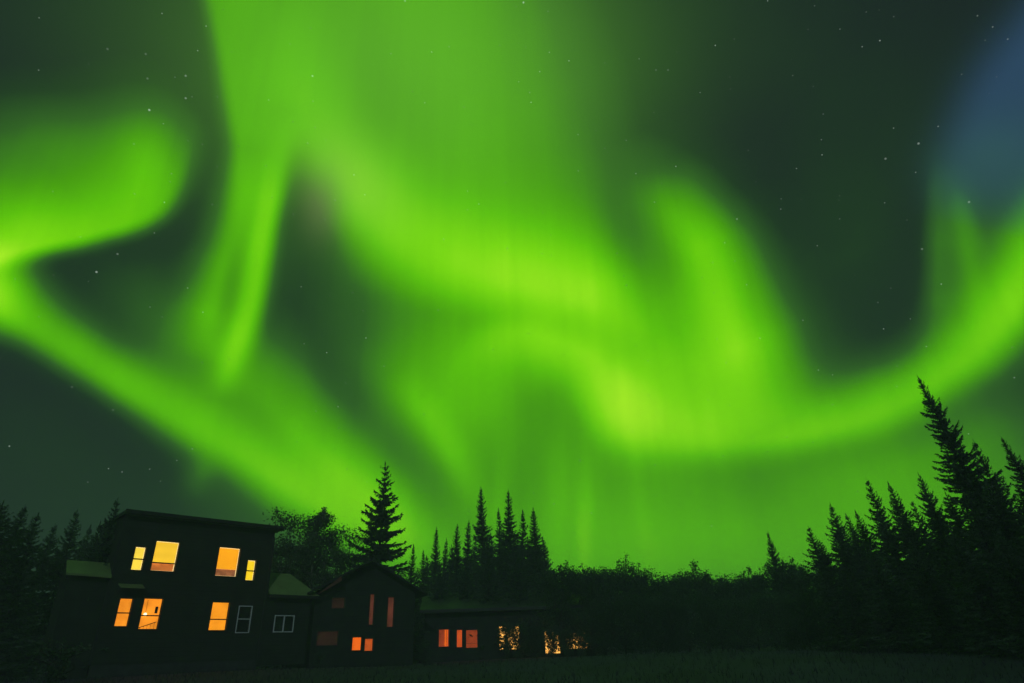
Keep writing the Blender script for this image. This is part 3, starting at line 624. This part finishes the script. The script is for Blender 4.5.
window(house, *HW[3], lit='blind_lemon', lower=HW[3][2] + 0.03, split=6.22)
window(house, *HW[4], lit='orange_room', split=4.03)
window(house, *HW[5], lit='orange_room', split=3.93)
window(house, *HW[6], lit='deep_orange_room', split=3.80)
window(house, *HW[7], frame='white_frame', split=3.83, casing=0.045, rail_w=0.045)
# right annex with a hipped green roof
ax = MB()
facade(ax, 4.47, 7.15, 1.6, 4.98, [(5.14, 6.20, 3.24, 4.00)], y=0.06)
ax.poly((7.15, 0.06, 1.6), (7.15, 4.0, 1.6), (7.15, 4.0, 4.98), (7.15, 0.06, 4.98))
ax.poly((4.47, 4.0, 1.6), (4.47, 4.0, 4.98), (7.15, 4.0, 4.98), (7.15, 4.0, 1.6))
ax_o = ax.build('annex', M['siding'], house)
ar = MB()
z0, z1, y0, y1 = 5.06, 6.33, -0.30, 1.05
ar.poly((4.47, y0, z0), (7.47, y0, z0), (6.20, y1, z1), (4.47, y1, z1))
ar.poly((7.47, y0, z0), (7.47, 4.3, z0), (6.20, 3.2, z1), (6.20, y1, z1))
ar.poly((4.47, y1, z1), (6.20, y1, z1), (6.20, 3.2, z1), (4.47, 3.2, z1))
ar.poly((4.47, 4.3, z0), (4.47, 3.2, z1), (6.20, 3.2, z1), (7.47, 4.3, z0))
ar.build('annex_roof', M['green_roof'], ax_o)
ae = MB(); ae.box(4.47, 7.46, y0 - 0.015, y0 + 0.02, z0 - 0.16, z0 - 0.004); ae.box(4.47, 7.44, y0 + 0.02, 4.2, z0 - 0.10, z0 - 0.05)
ae.build('eave_board', M['trim'], ax_o)
w5 = window(house, 5.14, 6.20, 3.24, 4.00, frame='white_frame', vert=5.67, casing=0.05)
w5.location.y = 0.06
# left porch with its lean-to roof and posts, and the little hood between the storeys
lp = MB()
lp.poly((-5.10, -0.20, 5.63), (-3.27, -0.20, 5.58), (-3.27, 0.75, 6.28), (-5.04, 0.75, 6.30))
lp.poly((-5.10, -0.20, 5.55), (-5.04, 0.75, 6.22), (-3.27, 0.75, 6.20), (-3.27, -0.20, 5.50))
lp.poly((-5.10, -0.20, 5.55), (-3.27, -0.20, 5.50), (-3.27, -0.20, 5.58), (-5.10, -0.20, 5.63))
lp.poly((-5.10, -0.20, 5.55), (-5.10, -0.20, 5.63), (-5.04, 0.75, 6.30), (-5.04, 0.75, 6.22))
lp.build('porch_roof', M['green_roof'], house)
lw = MB(); lw.box(-4.90, -3.27, 0.10, 1.7, 0.9, 5.48); lw.box(-4.90, -3.27, 0.80, 1.7, 5.48, 6.18)
lw.build('porch_wall', M['siding'], house)
hd = MB()
hd.prism([(-0.55, 5.06), (-0.55, 5.11), (-0.002, 5.30), (-0.002, 5.25)], 'x', -2.88, -1.85)
hd.build('window_hood', M['green_roof'], house)
for x in (-3.25, 4.40):
    vb = MB()
    vb.box(x - 0.04, x + 0.09, -0.03, -0.002, 1.9, 8.10)
    vb.build('corner_board', M['trim'], house)
# things seen inside the lower second window
def local(o, x, y, z):
    return o.matrix_basis @ Vector((x, y, z)) if False else Matrix.Translation(o.location) @ Matrix.Rotation(o.rotation_euler.z, 4, 'Z') @ Vector((x, y, z))
lamp = empty('pendant_lamp', local(house, -1.38, 0.17, 3.99), math.radians(46))
tag(lamp, 'glowing round lamp hanging inside the open orange window of the lower storey', 'lamp')
b = MB(); b.ball((0, 0, 0), 0.075); b.build('globe', M['lamp'], lamp, True)
b = MB(); b.tube([(0, 0, 0.07), (0, 0, 0.66)], [0.008, 0.008], 5); b.build('cord', M['cord'], lamp)
pic = empty('picture_frame', local(house, -0.90, 0.245, 4.20), math.radians(46))
tag(pic, 'small dark picture hanging on the wall behind the lamp window', 'picture')
b = MB()
for bx in ((-0.06, -0.04, -0.15, 0.15), (0.04, 0.06, -0.15, 0.15), (-0.04, 0.04, 0.13, 0.15), (-0.04, 0.04, -0.15, -0.13)):
    b.box(bx[0], bx[1], -0.02, 0.008, bx[2], bx[3])
b.build('frame', M['trim'], pic)
b = MB(); b.box(-0.04, 0.04, -0.008, 0.008, -0.13, 0.13); b.build('canvas', M['dark_room'], pic)
ban = empty('stair_banister', local(house, -1.2, 0.20, 3.5), math.radians(46))
tag(ban, 'dark slanting stair banister crossing the lamp window near its sill', 'banister')
b = MB(); b.tube([(-0.36, 0, -0.10), (0.40, 0, 0.17)], [0.018, 0.018], 6); b.build('handrail', M['trim'], ban)
for i in range(5):
    t = (i + 0.5) / 5
    b = MB(); b.tube([(-0.36 + 0.76 * t, 0, -0.16), (-0.36 + 0.76 * t, 0, -0.10 + 0.27 * t)], [0.007, 0.007], 5); b.build('baluster', M['trim'], ban)

# ------------------------------------------------------------------ gabled cabin
cabin = empty('cabin', (-9.0, 40.0, 0.0), math.radians(28))
tag(cabin, 'dark gabled cabin with tall dim red windows over two small orange ones', 'cabin')
CW = [(-0.09, 0.17, 3.55, 5.21), (1.02, 1.40, 3.42, 5.05), (-0.97, -0.45, 2.22, 2.88), (-0.24, 0.24, 2.17, 2.79), (-2.98, -1.82, 2.52, 3.22)]
cw = MB()
facade(cw, -3.3, 2.7, 0.9, 5.30, CW + [(-2.32, -1.60, 4.45, 5.00)])
PK = (-0.3, 6.9)
cw.poly((-3.3, 0, 5.302), (2.7, 0, 5.302), PK and (PK[0], 0, PK[1]))
cw.poly((-3.3, 0, 0.9), (-3.3, 0, 5.3), (-3.3, 8, 5.3), (-3.3, 8, 0.9))
cw.poly((2.7, 0, 0.9), (2.7, 8, 0.9), (2.7, 8, 5.3), (2.7, 0, 5.3))
cw.poly((-3.3, 8, 0.9), (-3.3, 8, 5.3), (PK[0], 8, PK[1]), (2.7, 8, 5.3), (2.7, 8, 0.9))
cw.build('wall', M['log'], cabin)
cr = MB()
sl = (PK[1] - 5.3) / 3.0
for sg in (-1, 1):
    ex = PK[0] + sg * 3.6
    ez = PK[1] + 0.12 - 3.6 * sl
    cr.prism([(PK[0], PK[1] + 0.12), (PK[0], PK[1] + 0.24), (ex, ez + 0.12), (ex, ez)], 'y', -0.7, 8.5)
cro = cr.build('roof', M['roof'], cabin)
rt = MB()
rt.prism([(-3.30, 5.12), (-3.22, 5.22), (-2.10, 6.12), (-2.04, 5.86)], 'y', -0.76, -0.702)
tag(rt.build('verge_board', M['red_lit_wood'], cro), 'verge board on the left slope, red light put into its colour')
window(cabin, *CW[0], lit='ember', casing=0.04)
window(cabin, *CW[1], lit='ember', casing=0.04)
window(cabin, *CW[2], lit='red_orange', casing=0.04)
window(cabin, *CW[3], lit='red_dim', casing=0.04)
window(cabin, *CW[4], lit='ember_low', casing=0.04)
window(cabin, -2.32, -1.60, 4.45, 5.00, lit='ember_low', casing=0.04)
ch = MB(); ch.box(0.9, 1.5, 4.0, 4.7, 6.0, 7.6); ch.box(0.84, 1.56, 3.94, 4.76, 7.602, 7.70); ch.build('chimney', M['stone'], cro)

# ------------------------------------------------------------------ long low lodge
lodge = empty('lodge', (0.0, 46.0, 0.0), math.radians(6))
tag(lodge, 'long low lodge with dull green roof and red to golden lit windows', 'lodge')
LW = [(-5.62, -4.97, 2.32, 3.34), (-4.43, -4.10, 2.26, 3.28), (-3.82, -3.08, 2.20, 3.25), (-1.60, -0.25, 2.02, 3.40), (1.45, 2.45, 1.68, 3.10), (2.80, 4.30, 1.90, 2.85)]
lm = MB()
facade(lm, -6.6, 5.6, 0.9, 4.35, LW)
lm.poly((-6.6, 0, 0.9), (-6.6, 0, 4.35), (-6.6, 8, 4.35), (-6.6, 8, 0.9))
lm.poly((5.6, 0, 0.9), (5.6, 8, 0.9), (5.6, 8, 4.35), (5.6, 0, 4.35))
lm.poly((-6.6, 8, 0.9), (-6.6, 8, 4.35), (5.6, 8, 4.35), (5.6, 8, 0.9))
lm.build('wall', M['log'], lodge)
lr = MB()
lr.prism([(-0.6, 4.40), (-0.6, 4.56), (4.0, 5.98), (8.6, 4.56), (8.6, 4.40), (4.0, 5.82)], 'x', -6.9, 5.9)
lro = lr.build('roof', M['lodge_roof'], lodge)
le = MB(); le.box(-6.9, 5.9, -0.645, -0.602, 4.36, 4.54); le.build('eave_board', M['trim'], lro)
w1 = window(lodge, *LW[0], lit='red_low', casing=0.04)
for a, b2 in ((-5.24, -5.16), (-5.11, -5.05)):
    cu = MB(); cu.box(a, b2, 0.10, 0.115, 2.34, 3.33); cu.build('curtain', M['red_orange'], w1)
window(lodge, *LW[1], lit='red_mid', casing=0.04)
window(lodge, *LW[2], lit='red_low', casing=0.04, split=2.46, rail_w=0.02)
window(lodge, *LW[3], lit='party', casing=0.04, vert=-0.92)
window(lodge, *LW[4], lit='party', casing=0.04, vert=1.95)
window(lodge, *LW[5], lit='party', casing=0.04, vert=3.5)

# ------------------------------------------------------------------ trees
def rot_v(v, ax, a):
    return Matrix.Rotation(a, 3, ax) @ v

def spruce_meshes(seed, h, rb, droop=0.35, gap=0.24, club=0.0, full=0.7, bare=0.06, twig=0.13, lump=0.25):
    """crown of whorled branches with needle twigs, and a tapered trunk"""
    r = random.Random(seed)
    cr, tr = MB(), MB()
    bend = [(r.uniform(-0.05, 0.05), r.uniform(-0.05, 0.05)) for _ in range(9)]
    def axis_pt(z):
        t = max(0, min(0.999, z / h)) * 8
        i = int(t); q = t - i
        a, b = bend[i], bend[min(i + 1, 8)]
        k = min(1, z / h * 3)
        return Vector(((a[0] * (1 - q) + b[0] * q) * k, (a[1] * (1 - q) + b[1] * q) * k, z))
    tr.tube([axis_pt(h * i / 10) for i in range(11)], [0.016 * h * (1 - 0.93 * i / 10) for i in range(11)], 7)
    def blade(p, dirv, ln, wd):
        d = dirv.normalized()
        s = d.cross(Vector((r.uniform(-1, 1), r.uniform(-1, 1), r.uniform(-1, 1))))
        if s.length < 1e-3:
            return
        s = s.normalized() * wd
        m = p + d * ln * 0.45
        cr.poly(p - s * 0.35, m - s, p + d * ln, m + s)
    z = h * bare
    lumps = [r.uniform(1 - lump, 1 + lump) for _ in range(40)]
    while z < h * 0.985:
        t = 1 - z / h
        prof = rb * (t ** full) * lumps[int(t * 39)]
        if club and t < 0.16:
            prof += club * math.sin(math.pi * min(1, t / 0.16)) * 0.6
        nb = 7 if t > 0.3 else 5
        a0 = r.uniform(0, 6.28)
        for k in range(nb):
            az = a0 + 6.283 * k / nb + r.uniform(-0.3, 0.3)
            ln = max(0.08, prof * r.uniform(0.55, 1.15))
            out = Vector((math.cos(az), math.sin(az), 0))
            el = 0.55 * (1 - t) ** 2 - droop * t + r.uniform(-0.12, 0.12)
            p = axis_pt(z + r.uniform(-0.08, 0.08))
            n = max(2, int(ln / (twig * 0.8)))
            st = ln / n
            for i in range(n + 1):
                q = i / n
                ang = el + 0.55 * q * q - 0.10
                dv = out * math.cos(ang) + Vector((0, 0, math.sin(ang)))
                side = out.cross(Vector((0, 0, 1)))
                tl = twig * (0.5 + 0.5 * min(1, t * 5)) * (1.5 + 1.2 * (1 - q) * min(1.6, ln)) * r.uniform(0.7, 1.2)
                for sg in (-1, 1):
                    blade(p, dv * 0.9 + side * sg * r.uniform(0.5, 1.1) + Vector((0, 0, r.uniform(-0.5, 0.1))), tl, tl * 0.2)
                blade(p, dv * 0.7 + Vector((0, 0, -0.8)) + side * r.uniform(-0.4, 0.4), tl * 0.75, tl * 0.2)
                blade(p, dv + Vector((0, 0, r.uniform(-0.2, 0.35))), tl, tl * 0.2)
                p = p + dv * st
        z += gap * (0.55 + 0.75 * t) * r.uniform(0.7, 1.3)
    top = axis_pt(h * 0.985)
    for k in range(8):
        blade(axis_pt(h * (0.95 + 0.005 * k)), Vector((r.uniform(-0.5, 0.5), r.uniform(-0.5, 0.5), 1.0)), 0.16, 0.025)
    blade(top, Vector((0, 0, 1)), 0.35, 0.05)
    return cr.mesh('spruce_crown', M['needle']), tr.mesh('spruce_trunk', M['bark'], True)

def broadleaf_meshes(seed, h, rad, base, leaf, n, m='leaf', bark='pale_bark', stems=1, shoots=6):
    r = random.Random(seed)
    cr, tr = MB(), MB()
    tips = []
    for s in range(stems):
        a = r.uniform(0, 6.28)
        lean = 0.0 if stems == 1 else r.uniform(0.2, 0.55) * rad
        pts = [Vector((math.cos(a) * lean * q * q + r.uniform(-0.06, 0.06), math.sin(a) * lean * q * q + r.uniform(-0.06, 0.06), h * 0.9 * q)) for q in (0, 0.25, 0.5, 0.75, 1)]
        tr.tube(pts, [0.014 * h / math.sqrt(stems) * (1 - 0.85 * q) for q in (0, 0.25, 0.5, 0.75, 1)], 7)
        nl = int(20 / stems) + 4
        for i in range(nl):
            q = base + (1 - base) * (i + r.random()) / nl
            k = min(3.999, q * 4); j = int(k); p = pts[j].lerp(pts[j + 1], k - j)
            az = r.uniform(0, 6.28)
            shape = math.sin(math.pi * min(1, max(0.08, (q - base * 0.6) / (1.12 - base * 0.6)))) ** 0.7
            ln = rad * shape * r.uniform(0.55, 1.1)
            up = r.uniform(0.25, 0.9)
            e = p + Vector((math.cos(az), math.sin(az), up)).normalized() * ln
            mid = p.lerp(e, 0.5) + Vector((0, 0, 0.08 * ln))
            tr.tube([p, mid, e], [0.03, 0.02, 0.008], 5)
            tips += [(mid, 0.30 * rad), (e, 0.30 * rad), (p.lerp(e, 0.8), 0.28 * rad)]
        tips.append((pts[-1], 0.25 * rad))
    for i in range(shoots):
        c, q = r.choice(tips[len(tips) // 2:])
        e = c + Vector((r.uniform(-0.2, 0.2), r.uniform(-0.2, 0.2), r.uniform(0.4, 0.9))) * rad * 0.5
        tr.tube([c, e], [0.03, 0.012], 4)
        tips += [(c.lerp(e, 0.5), 0.09 * rad), (e, 0.07 * rad), (c.lerp(e, 0.8), 0.07 * rad)]
    wts = [max(0.02, s) ** 1.5 for _, s in tips]
    for c, s in r.choices(tips, weights=wts, k=n):
        p = c + Vector((r.triangular(-1.5, 1.5), r.triangular(-1.5, 1.5), r.triangular(-1.2, 1.2))) * s * 0.75
        if p.z < 0.1:
            continue
        d = Vector((r.uniform(-1, 1), r.uniform(-1, 1), r.uniform(-0.9, 0.5))).normalized()
        sd = d.cross(Vector((r.uniform(-1, 1), r.uniform(-1, 1), r.uniform(-1, 1)))).normalized()
        l = leaf * r.uniform(0.6, 1.25)
        m_ = p + d * l * 0.45
        cr.poly(p, m_ - sd * l * 0.38, p + d * l, m_ + sd * l * 0.38)
    return cr.mesh('leafy_crown', M[m]), tr.mesh('branching_trunk', M[bark], True)

SPR = {}
def spruce_kind(k):
    if k not in SPR:
        prm = {
            'wide': dict(seed=11, h=12.0, rb=2.9, droop=0.22, gap=0.52, full=0.72, lump=0.30, twig=0.17),
            'broad': dict(seed=12, h=9.0, rb=2.7, droop=0.30, gap=0.24, full=0.85, lump=0.25),
            'broad_b': dict(seed=13, h=9.0, rb=2.5, droop=0.30, gap=0.24, full=0.8, lump=0.3),
            'spire': dict(seed=14, h=11.0, rb=1.75, droop=0.45, gap=0.20, full=0.85, club=0.10, lump=0.28, twig=0.11),
            'spire_b': dict(seed=15, h=11.0, rb=1.95, droop=0.45, gap=0.20, full=0.9, club=0.05, lump=0.3, twig=0.11),
            'thin': dict(seed=16, h=9.0, rb=1.15, droop=0.4, gap=0.22, full=0.85, lump=0.3, twig=0.10),
            'giant': dict(seed=17, h=12.5, rb=2.9, droop=0.33, gap=0.24, full=0.9, lump=0.42, twig=0.12),
            'cone': dict(seed=18, h=8.0, rb=2.3, droop=0.32, gap=0.24, full=0.85, lump=0.25, twig=0.12),
            'cone_b': dict(seed=19, h=8.0, rb=2.1, droop=0.32, gap=0.24, full=0.8, lump=0.3, twig=0.12),
        }[k]
        SPR[k] = (spruce_meshes(**prm), prm['h'])
    return SPR[k]

rt_ = random.Random(77)
def put_tree(name, meshes, h0, x, y, h, wide, label, cat, group, parts, lean=0.0):
    lean += rt_.uniform(-1.5, 1.5)
    x += h * math.tan(math.radians(lean))
    t = empty(name, (x, y, ground_z(x, y) - 0.08))
    t.rotation_euler = (Matrix.Rotation(math.radians(-lean), 3, 'Y') @ Matrix.Rotation(rt_.uniform(0, 6.28), 3, 'Z')).to_euler()
    k = h / h0 / math.cos(math.radians(lean))
    t.scale = (k * wide, k * wide, k)
    link(parts[0], meshes[0], t)
    link(parts[1], meshes[1], t)
    return tag(t, label, cat, group)

def spruce(kind, px, py, dist, label, group='spruces around the buildings', wide=1.0, lean=0.0):
    p = at(px, py, dist)
    me, h0 = spruce_kind(kind)
    return put_tree('spruce_tree', me, h0, p.x, p.y, p.z - ground_z(p.x, p.y), wide, label, 'spruce', group, ('crown', 'trunk'), lean)

LEFT = 'spruces left of the tall house'
spruce('broad', -14, 492, 42, 'bushy spruce cut by the picture edge at far left', LEFT, 1.3)
spruce('broad_b', 4, 501, 41, 'leftmost whole bushy spruce of the dark left stand', LEFT, 1.3)
spruce('broad', 25, 506, 43, 'wide bushy spruce second from left edge of the stand', LEFT, 1.1)
spruce('cone', 38, 514, 42, 'lower spruce against the two bushy ones at the left edge', LEFT, 1.15)
spruce('cone_b', 55, 524, 47, 'shortest slim spruce standing in the gap of the left stand', LEFT, 0.95)
spruce('cone', 77.5, 511, 46, 'pointed full spruce just above the lit porch roof', LEFT, 0.95)
spruce('cone_b', 91.5, 526, 50, 'small pointed spruce between porch roof spruce and house corner', LEFT, 0.9)
spruce('cone', 118, 499, 37.6, 'tall spruce whose tip pokes above the left roof corner', LEFT, 0.85)
spruce('cone_b', 101, 522, 38, 'half hidden spruce at the left flank of the house', LEFT, 0.7)

MID = 'spruces between house and hedge'
spruce('wide', 386, 462, 45, 'large full spruce with layered boughs behind the gabled cabin', MID, 0.95)
spruce('thin', 413, 545, 50, 'tiny spruce close right of the large layered spruce', MID, 1.1)
spruce('thin', 424, 551, 52, 'lowest little spruce in the dip right of layered spruce', MID, 1.2)
spruce('spire_b', 436.5, 527, 52, 'slim short spruce opening the row of spires', MID, 0.85)
spruce('thin', 446, 539, 53, 'small thin spruce second in the row of spires', MID, 1.1)
spruce('spire', 457, 524, 52, 'slim spruce third in the row of spires', MID, 0.95)
spruce('spire_b', 468.5, 520, 53, 'slim spruce leaning close left of the tallest spire', MID, 0.9)
spruce('spire', 480.5, 487, 50, 'tallest narrow spruce spire left in the pair of tall spires', MID, 0.9)
spruce('thin', 498, 509, 51, 'needle-thin spruce between the two tallest spires', MID, 0.95)
spruce('spire_b', 508.5, 489, 49, 'narrow tall spruce spire right in the pair of tall spires', MID, 0.9)
spruce('thin', 522, 511, 51, 'thin spruce tucked right of the second tall spire', MID, 1.2)
spruce('spire_b', 533, 508, 50, 'last spire of the row, flaring wide at its foot', MID, 1.15)
spruce('cone', 543, 538, 50, 'low conical spruce at the right foot of spire row', MID, 0.9)
spruce('broad', 488, 540, 47, 'dark full spruce under the left tall spire', MID, 0.9)
spruce('broad_b', 514, 538, 46.9, 'dark full spruce under the right tall spire', MID, 0.9)
for px, py, ds in ((427, 556, 54), (452, 545, 55), (475, 540, 54), (491, 534, 55), (503, 532, 54), (517, 534, 55), (528, 537, 54), (540, 550, 53)):
    spruce('cone' if px % 2 else 'broad_b', px, py, ds, 'dark background spruce filling the foot of the spire row', 'spruces behind the spire row', 0.9)
spruce('cone', 466, 556, 48, 'dark squat spruce below the small spires', MID, 1.0)
spruce('cone_b', 440, 562, 48, 'dark squat spruce above the lodge roof end', MID, 1.1)

RIGHT = 'spruces of the right-hand stand'
spruce('cone_b', 767, 531, 45, 'lone small spruce standing above the hedge', RIGHT, 0.6, 3)
spruce('cone', 808, 526, 37, 'outermost leaning spruce at left end of the right stand', RIGHT, 1.0, 4)
spruce('cone_b', 830, 504, 37, 'second spruce of the right stand, slim pointed tip', RIGHT, 0.85, 4)
spruce('cone', 846, 514, 38, 'shorter spruce between the slim tip and first tall one', RIGHT, 0.8, 4)
spruce('cone_b', 856, 511, 38, 'small tip leaning against the first tall spruce', RIGHT, 0.8, 4)
spruce('cone', 866.5, 479, 36, 'first tall spruce of the right stand with broad flank', RIGHT, 0.75, 4)
spruce('cone_b', 889, 483, 36, 'second tall spruce of the right stand, evenly pointed', RIGHT, 0.75, 4)
spruce('cone', 911, 500, 36, 'shorter spruce between two tall ones near the giant', RIGHT, 0.75, 4)
spruce('broad_b', 918, 473, 34, 'tall spruce just left of the giant spruce', RIGHT, 0.6, 4)
spruce('giant', 918, 375, 30, 'giant spruce towering over all others on the right', RIGHT, 0.74, 5)
spruce('cone', 973, 440, 29, 'blunt spruce top against the right side of the giant', RIGHT, 0.62, 4)
spruce('giant', 1001, 435, 27, 'tall spruce at the right edge, tip leaning inward', RIGHT, 0.75, 5)
spruce('broad', 1040, 470, 28, 'broad spruce cut by the right picture edge', RIGHT, 0.9, 4)
for i, (px, py, ds, wd) in enumerate([(819, 540, 34, 1.2), (838, 528, 36, 1.1), (852, 530, 35, 1.2), (878, 512, 34, 1.1), (900, 512, 33, 1.1), (930, 500, 31, 1.1), (945, 492, 30, 1.0), (962, 488, 28, 1.1), (985, 482, 28, 1.1), (1015, 485, 27, 1.2), (870, 548, 30, 1.3), (910, 540, 28, 1.3), (950, 530, 26, 1.3), (995, 530, 25, 1.3), (1030, 540, 24, 1.3), (840, 568, 31, 1.3)]):
    spruce('broad' if i % 2 else 'broad_b', px, py, ds, 'dark spruce in the black lower mass of the right-hand stand', 'spruces filling the right-hand stand', wd, 4)

ASP = broadleaf_meshes(31, 9.0, 2.0, 0.25, 0.12, 11000, 'leaf', 'pale_bark')
ASP2 = broadleaf_meshes(32, 8.0, 2.3, 0.15, 0.12, 11000, 'leaf', 'pale_bark', stems=2)
def leafy(meshes, h0, px, py, dist, label, group, wide=1.0, name='aspen_tree', cat='leafy tree'):
    p = at(px, py, dist)
    return put_tree(name, meshes, h0, p.x, p.y, p.z - ground_z(p.x, p.y), wide, label, cat, group, ('crown', 'trunk'))
leafy(ASP, 9.3, 320, 500, 45, 'leafy aspen right of the house roof, sky showing through its leaves', 'aspens behind the house', 1.0)
leafy(ASP2, 8.2, 300, 513, 46, 'leafy aspen touching the right end of the house roof', 'aspens behind the house', 1.0)
leafy(ASP2, 8.2, 347, 527, 47, 'lower leafy aspen between tall aspen and layered spruce', 'aspens behind the house', 1.0)
leafy(ASP, 9.3, 285, 535, 47, 'small leafy aspen half behind the house and annex roof', 'aspens behind the house', 1.0)
leafy(ASP2, 8.2, 332, 548, 44, 'dark leafy aspen low above the cabin roof', 'aspens behind the house', 1.0)
leafy(ASP, 9.3, 366, 556, 49, 'dark leafy aspen at the left foot of layered spruce', 'aspens behind the house', 1.1)
leafy(ASP2, 8.2, 405, 566, 50, 'dark leafy aspen at the right foot of layered spruce', 'aspens behind the house', 1.1)

BUSH = [broadleaf_meshes(41 + i, 5.0, 2.1, 0.08, 0.12, 9500, 'bush', 'bark', stems=4, shoots=10) for i in range(4)]
HEDGE = 'bushes of the tall dark hedge'
hb = [(556, 566, 46), (574, 568, 47), (590, 569, 45), (604, 565, 47), (619, 574, 46), (633, 568, 47), (650, 578, 45), (664, 578, 47), (680, 575, 46), (696, 567, 46), (712, 577, 47),
      (728, 578, 45), (746, 574, 46), (761, 570, 45), (787, 560, 44), (803, 566, 42), (640, 592, 40), (668, 596, 40), (700, 592, 39), (732, 596, 39), (764, 590, 38), (796, 588, 37), (610, 596, 42)]
for i, (px, py, ds) in enumerate(hb):
    special = {3: 'hump-topped bush at the left of the hedge, above the golden windows', 5: 'hedge bush with upright twigs just right of the hump-topped one', 9: 'feathery-topped bush in the middle of the hedge',
               14: 'tall hedge bush just right of the lone small spruce', 0: 'hedge bush beside the last spire of the spruce row'}
    leafy(BUSH[i % 4], 5.15, px, py, ds, special.get(i, 'round dark bush merging into the tall hedge'), HEDGE, rt_.uniform(0.85, 1.1), 'hedge_bush', 'bush')

# low shrubs that stand before the lodge windows and along the house
LOW = [broadleaf_meshes(61 + i, 2.0, 1.0, 0.05, 0.11, 1500, 'bush', 'bark', stems=5, shoots=8) for i in range(3)]
def low(px, py, dist, label, wide=1.0, k=0, m=None):
    p = at(px, py, dist)
    return put_tree('garden_shrub', LOW[k], 2.1, p.x, p.y, max(0.6, p.z - ground_z(p.x, p.y)), wide, label, 'shrub', 'shrubs in front of the lodge and houses', ('crown', 'trunk'))
DENSE = [broadleaf_meshes(66 + i, 2.0, 1.0, 0.02, 0.10, 3900, 'bush', 'bark', stems=6, shoots=6) for i in range(3)]
def screen(px, py, dist, label, wide=1.0, k=0):
    p = at(px, py, dist)
    return put_tree('garden_shrub', DENSE[k], 2.1, p.x, p.y, max(0.6, p.z - ground_z(p.x, p.y)), wide, label, 'shrub', 'shrubs in front of the lodge and houses', ('crown', 'trunk'))
screen(505, 622, 44.6, 'leafy shrub hiding the left half of the leftmost golden window', 0.62, 0)
screen(519, 620, 44.2, 'dense shrub hiding the right half of the leftmost golden window', 0.72, 1)
screen(534, 622, 44, 'dense shrub between the two groups of golden windows', 0.75, 2)
screen(550, 624, 44.4, 'leafy shrub in front of the middle golden window', 0.72, 1)
screen(566, 628, 44, 'leafy shrub between the middle and rightmost golden windows', 0.72, 0)
screen(581, 629, 43.6, 'leafy shrub in front of the rightmost golden window', 0.72, 2)
low(598, 634, 43, 'dense shrub at the right end of the lodge', 1.0, 1)
low(425, 640, 40, 'shrub left of the red lodge windows', 0.9, 2)
low(320, 648, 37, 'shrub between annex and cabin', 0.8, 1)
low(60, 640, 30, 'shrub in the dark left of the house', 1.0, 2)
PALE = broadleaf_meshes(71, 0.9, 0.35, 0.15, 0.10, 90, 'pale_leaf', 'bark', stems=3, shoots=2)
for px, py, ds, lb in ((613, 645, 40, 'small pale-leaved plant in the dark meadow right of the lodge'), (70, 641, 31, 'small pale-leaved plant in the dark left of the house')):
    p = at(px, py, ds)
    put_tree('meadow_plant', PALE, 0.95, p.x, p.y, max(0.5, p.z - ground_z(p.x, p.y)), 1.2, lb, 'plant', 'pale plants in the meadow', ('crown', 'trunk'))

# far woods: one dark mass below and behind the single trees
fw = MB()
src = [spruce_meshes(90 + i, 6.5, 1.5, gap=0.55, twig=0.24, lump=0.3)[0] for i in range(3)]
rw = random.Random(9)
for i in range(150):
    a = math.radians(-52 + 104 * (i + rw.random()) / 150)
    ds = rw.uniform(62, 78)
    x, y = math.sin(a) * ds, math.cos(a) * ds
    me = rw.choice(src); k = rw.uniform(0.75, 1.05); c, s = math.cos(i * 2.4), math.sin(i * 2.4)
    z = ground_z(x, y); n = len(fw.v)
    fw.v += [(x + (c * v.co.x - s * v.co.y) * k * 1.3, y + (s * v.co.x + c * v.co.y) * k * 1.3, z + v.co.z * k) for v in me.vertices]
    fw.f += [tuple(n + q for q in pl.vertices) for pl in me.polygons]
tag(fw.build('far_woods', M['needle']), 'dark far woods seen as one mass behind and below the single trees', 'woods', kind='stuff')

# thin even haze, added to lift the dark foreground tones
hz = MB(); hz.box(-310, 310, -210, 310, -1.2, 17.5)
hm = bpy.data.materials.new('lift_haze')
hm.use_nodes = True
hm.node_tree.nodes.clear()
pv = hm.node_tree.nodes.new('ShaderNodeVolumePrincipled')
pv.inputs['Color'].default_value = (0.8, 0.8, 1.0, 1)
pv.inputs['Density'].default_value = HAZE
ho = hm.node_tree.nodes.new('ShaderNodeOutputMaterial')
hm.node_tree.links.new(pv.outputs[0], ho.inputs['Volume'])
tag(hz.build('haze', hm), 'thin haze added over the meadow to lift the dark tones', 'haze', kind='stuff')
S.cycles.volume_bounces = 0
